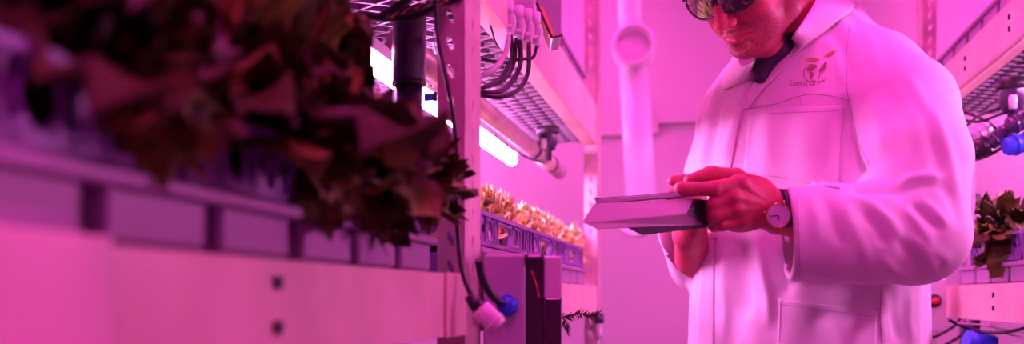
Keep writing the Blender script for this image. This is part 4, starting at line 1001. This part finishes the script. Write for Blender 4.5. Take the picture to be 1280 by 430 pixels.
# wristwatch
WC = ca(978,262,1.498); ax_ = np.array([1,.10,-.03]); ax_ /= np.linalg.norm(ax_)
def ring(rx, rz, w0, w1, th0, th1, n=30):                     # a strap band round the wrist, axis ax_
    e1_ = np.array([0,0,1.]); e1_ -= ax_*e1_.dot(ax_); e1_ /= np.linalg.norm(e1_); e2_ = np.cross(ax_, e1_)
    G = []
    for k in range(n+1):
        a = th0+(th1-th0)*k/n; row = []
        for s_ in (w0, -.0 if False else (w0+w1)/2, w1):
            p = WC + ax_*s_ + e1_*cos(a)*rz + e2_*sin(a)*rx; row.append(Vector(ca2w(p[None])[0]))
        G.append(row)
    return G
dirc = ca(973,269,1.458)
mb = MB(); mb.grid(ring(.0305,.0300,-.0090,.0090,0,2*pi,40)); watch = mb.build('wristwatch','strap',person, solid=.0022); watch['label'] = 'wristwatch with a pale round dial and black strap'
dn = np.array([-.10,-1,-.12]); dn /= np.linalg.norm(dn); dc = Vector(ca2w(dirc[None])[0]); dnw = Vector(ca2w(np.array([dn]))[0])-Vector((0,0,CZ))
mb = MB(); mb.lathe([(.0001,-.004),(.0165,-.004),(.0180,-.001),(.0182,.0015),(.0172,.0030),(.0162,.0022),(.0160,.0014)], dc, dnw, 40)
up_ = Vector((0,0,1)); up_ = (up_-dnw*up_.dot(dnw)).normalized(); ri_ = up_.cross(dnw).normalized()
if ri_.dot(Vector((ct,st,0))) < 0: ri_ = -ri_
mb.tube([dc-ri_*.018+up_*.004, dc-ri_*.0215+up_*.005], .0018, 8)
mb.tube([dc+up_*.016-ri_*.006, dc+up_*.0215-ri_*.006-dnw*.003], .0016, 6); mb.tube([dc+up_*.016+ri_*.008, dc+up_*.0215+ri_*.008-dnw*.003], .0016, 6)
mb.build('watch_case','gold',watch)
mb = MB(); mb.lathe([(.0001,.0012),(.0163,.0012)], dc, dnw, 40); mb.build('watch_dial','dial',watch)
mb = MB(); mb.tube([dc+dnw*.0022, dc+dnw*.0022-ri_*.0125-up_*.0015], .00045, 5); mb.tube([dc+dnw*.0022, dc+dnw*.0022+ri_*.001-up_*.0075], .0006, 5)
for k in range(12):
    a = 2*pi*k/12; o_ = ri_*cos(a)+up_*sin(a); mb.tube([dc+dnw*.0014+o_*.0132, dc+dnw*.0014+o_*.0148], .0002, 4)
mb.build('watch_hand','dark',watch)
# ---- tablet in its folded case
def tp3(x, y, d): return at(x, y, d)
tab = thing('tablet', 'tablet computer in a pink lit folded case held flat in both hands', 'tablet', tuple(at(800,262,1.48)))
Wd = Vector((ct*.016-st*.14, st*.016+ct*.14, .012))             # away from the camera across the tablet
A, Bq = at(744,252.5,1.405), at(905,239.5,1.478)
def slab(mb_, P0, P1, Wv, th, mi=0):
    n_ = (P1-P0).cross(Wv).normalized(); n_ = n_ if n_.z < 0 else -n_
    c_ = [P0, P1, P1+Wv, P0+Wv]; vs_ = c_+[p+n_*th for p in c_]
    mb_.add(vs_, [(0,1,2,3),(7,6,5,4),(0,4,5,1),(1,5,6,2),(2,6,7,3),(3,7,4,0)], mi)
mb = MB(); slab(mb, A+Vector((0,0,.004)), Bq+Vector((0,0,.004)), Wd, .0065); mb.build('screen_housing','tsil',tab,bevel=.0012)
mb = MB(); dA = (Bq-A).normalized()*.006; slab(mb, A+dA+Wd*.04+Vector((0,0,.0052)), Bq-dA+Wd*.04+Vector((0,0,.0052)), Wd*.92, .0012); mb.build('screen','tglass',tab)
mb = MB(); mb.tube([A-(Bq-A).normalized()*.001+Vector((0,0,.0045))+Wd*.02, A+(Bq-A).normalized()*.012+Vector((0,0,.0055))+Wd*.02], .0028, 6); mb.build('corner_clip','tsil',tab)
# folded cover: a long bevelled box hanging below the screen
T1,T2,T3,T3b,T4,T5 = at(742,254,1.405), at(868,248,1.462), at(858,267,1.447), at(880,281.5,1.470), at(746,286.5,1.400), at(727,278,1.392)
W2 = Wd*.9; mb = MB(); B1,B2,B4,B5 = T1+W2, T2+W2, T3b+W2+Vector((0,0,.004)), T4+W2+Vector((0,0,.004))
mb.add([T1,T2,T3,T3b,T4,T5,B1,B2,B4,B5], [(0,1,2,5),(5,2,3,4),(6,7,1,0),(6,9,8,7),(4,3,8,9),(0,5,4,9,6),(1,7,8,3,2)])
mb.build('case_cover','case',tab,bevel=.0012)
mb = MB(); K = [at(869,249,1.461), at(884,250,1.475), at(886,282,1.473), at(881,281,1.467), at(859,267.5,1.445)]
mb.add(K+[p+Wd*.2 for p in K], [(0,1,2,3,4),(9,8,7,6,5)]+[(i,i+5,(i+1)%5+5,(i+1)%5) for i in range(5)])
K = [at(784,284.5,1.41), at(882,281.5,1.468), at(884,284.5,1.468), at(802,294,1.415)]
mb.add(K+[p+Wd*.8+Vector((0,0,.004)) for p in K], [(0,1,2,3),(7,6,5,4)]+[(i,i+4,(i+1)%4+4,(i+1)%4) for i in range(4)])
mb.build('case_back','casek',tab)
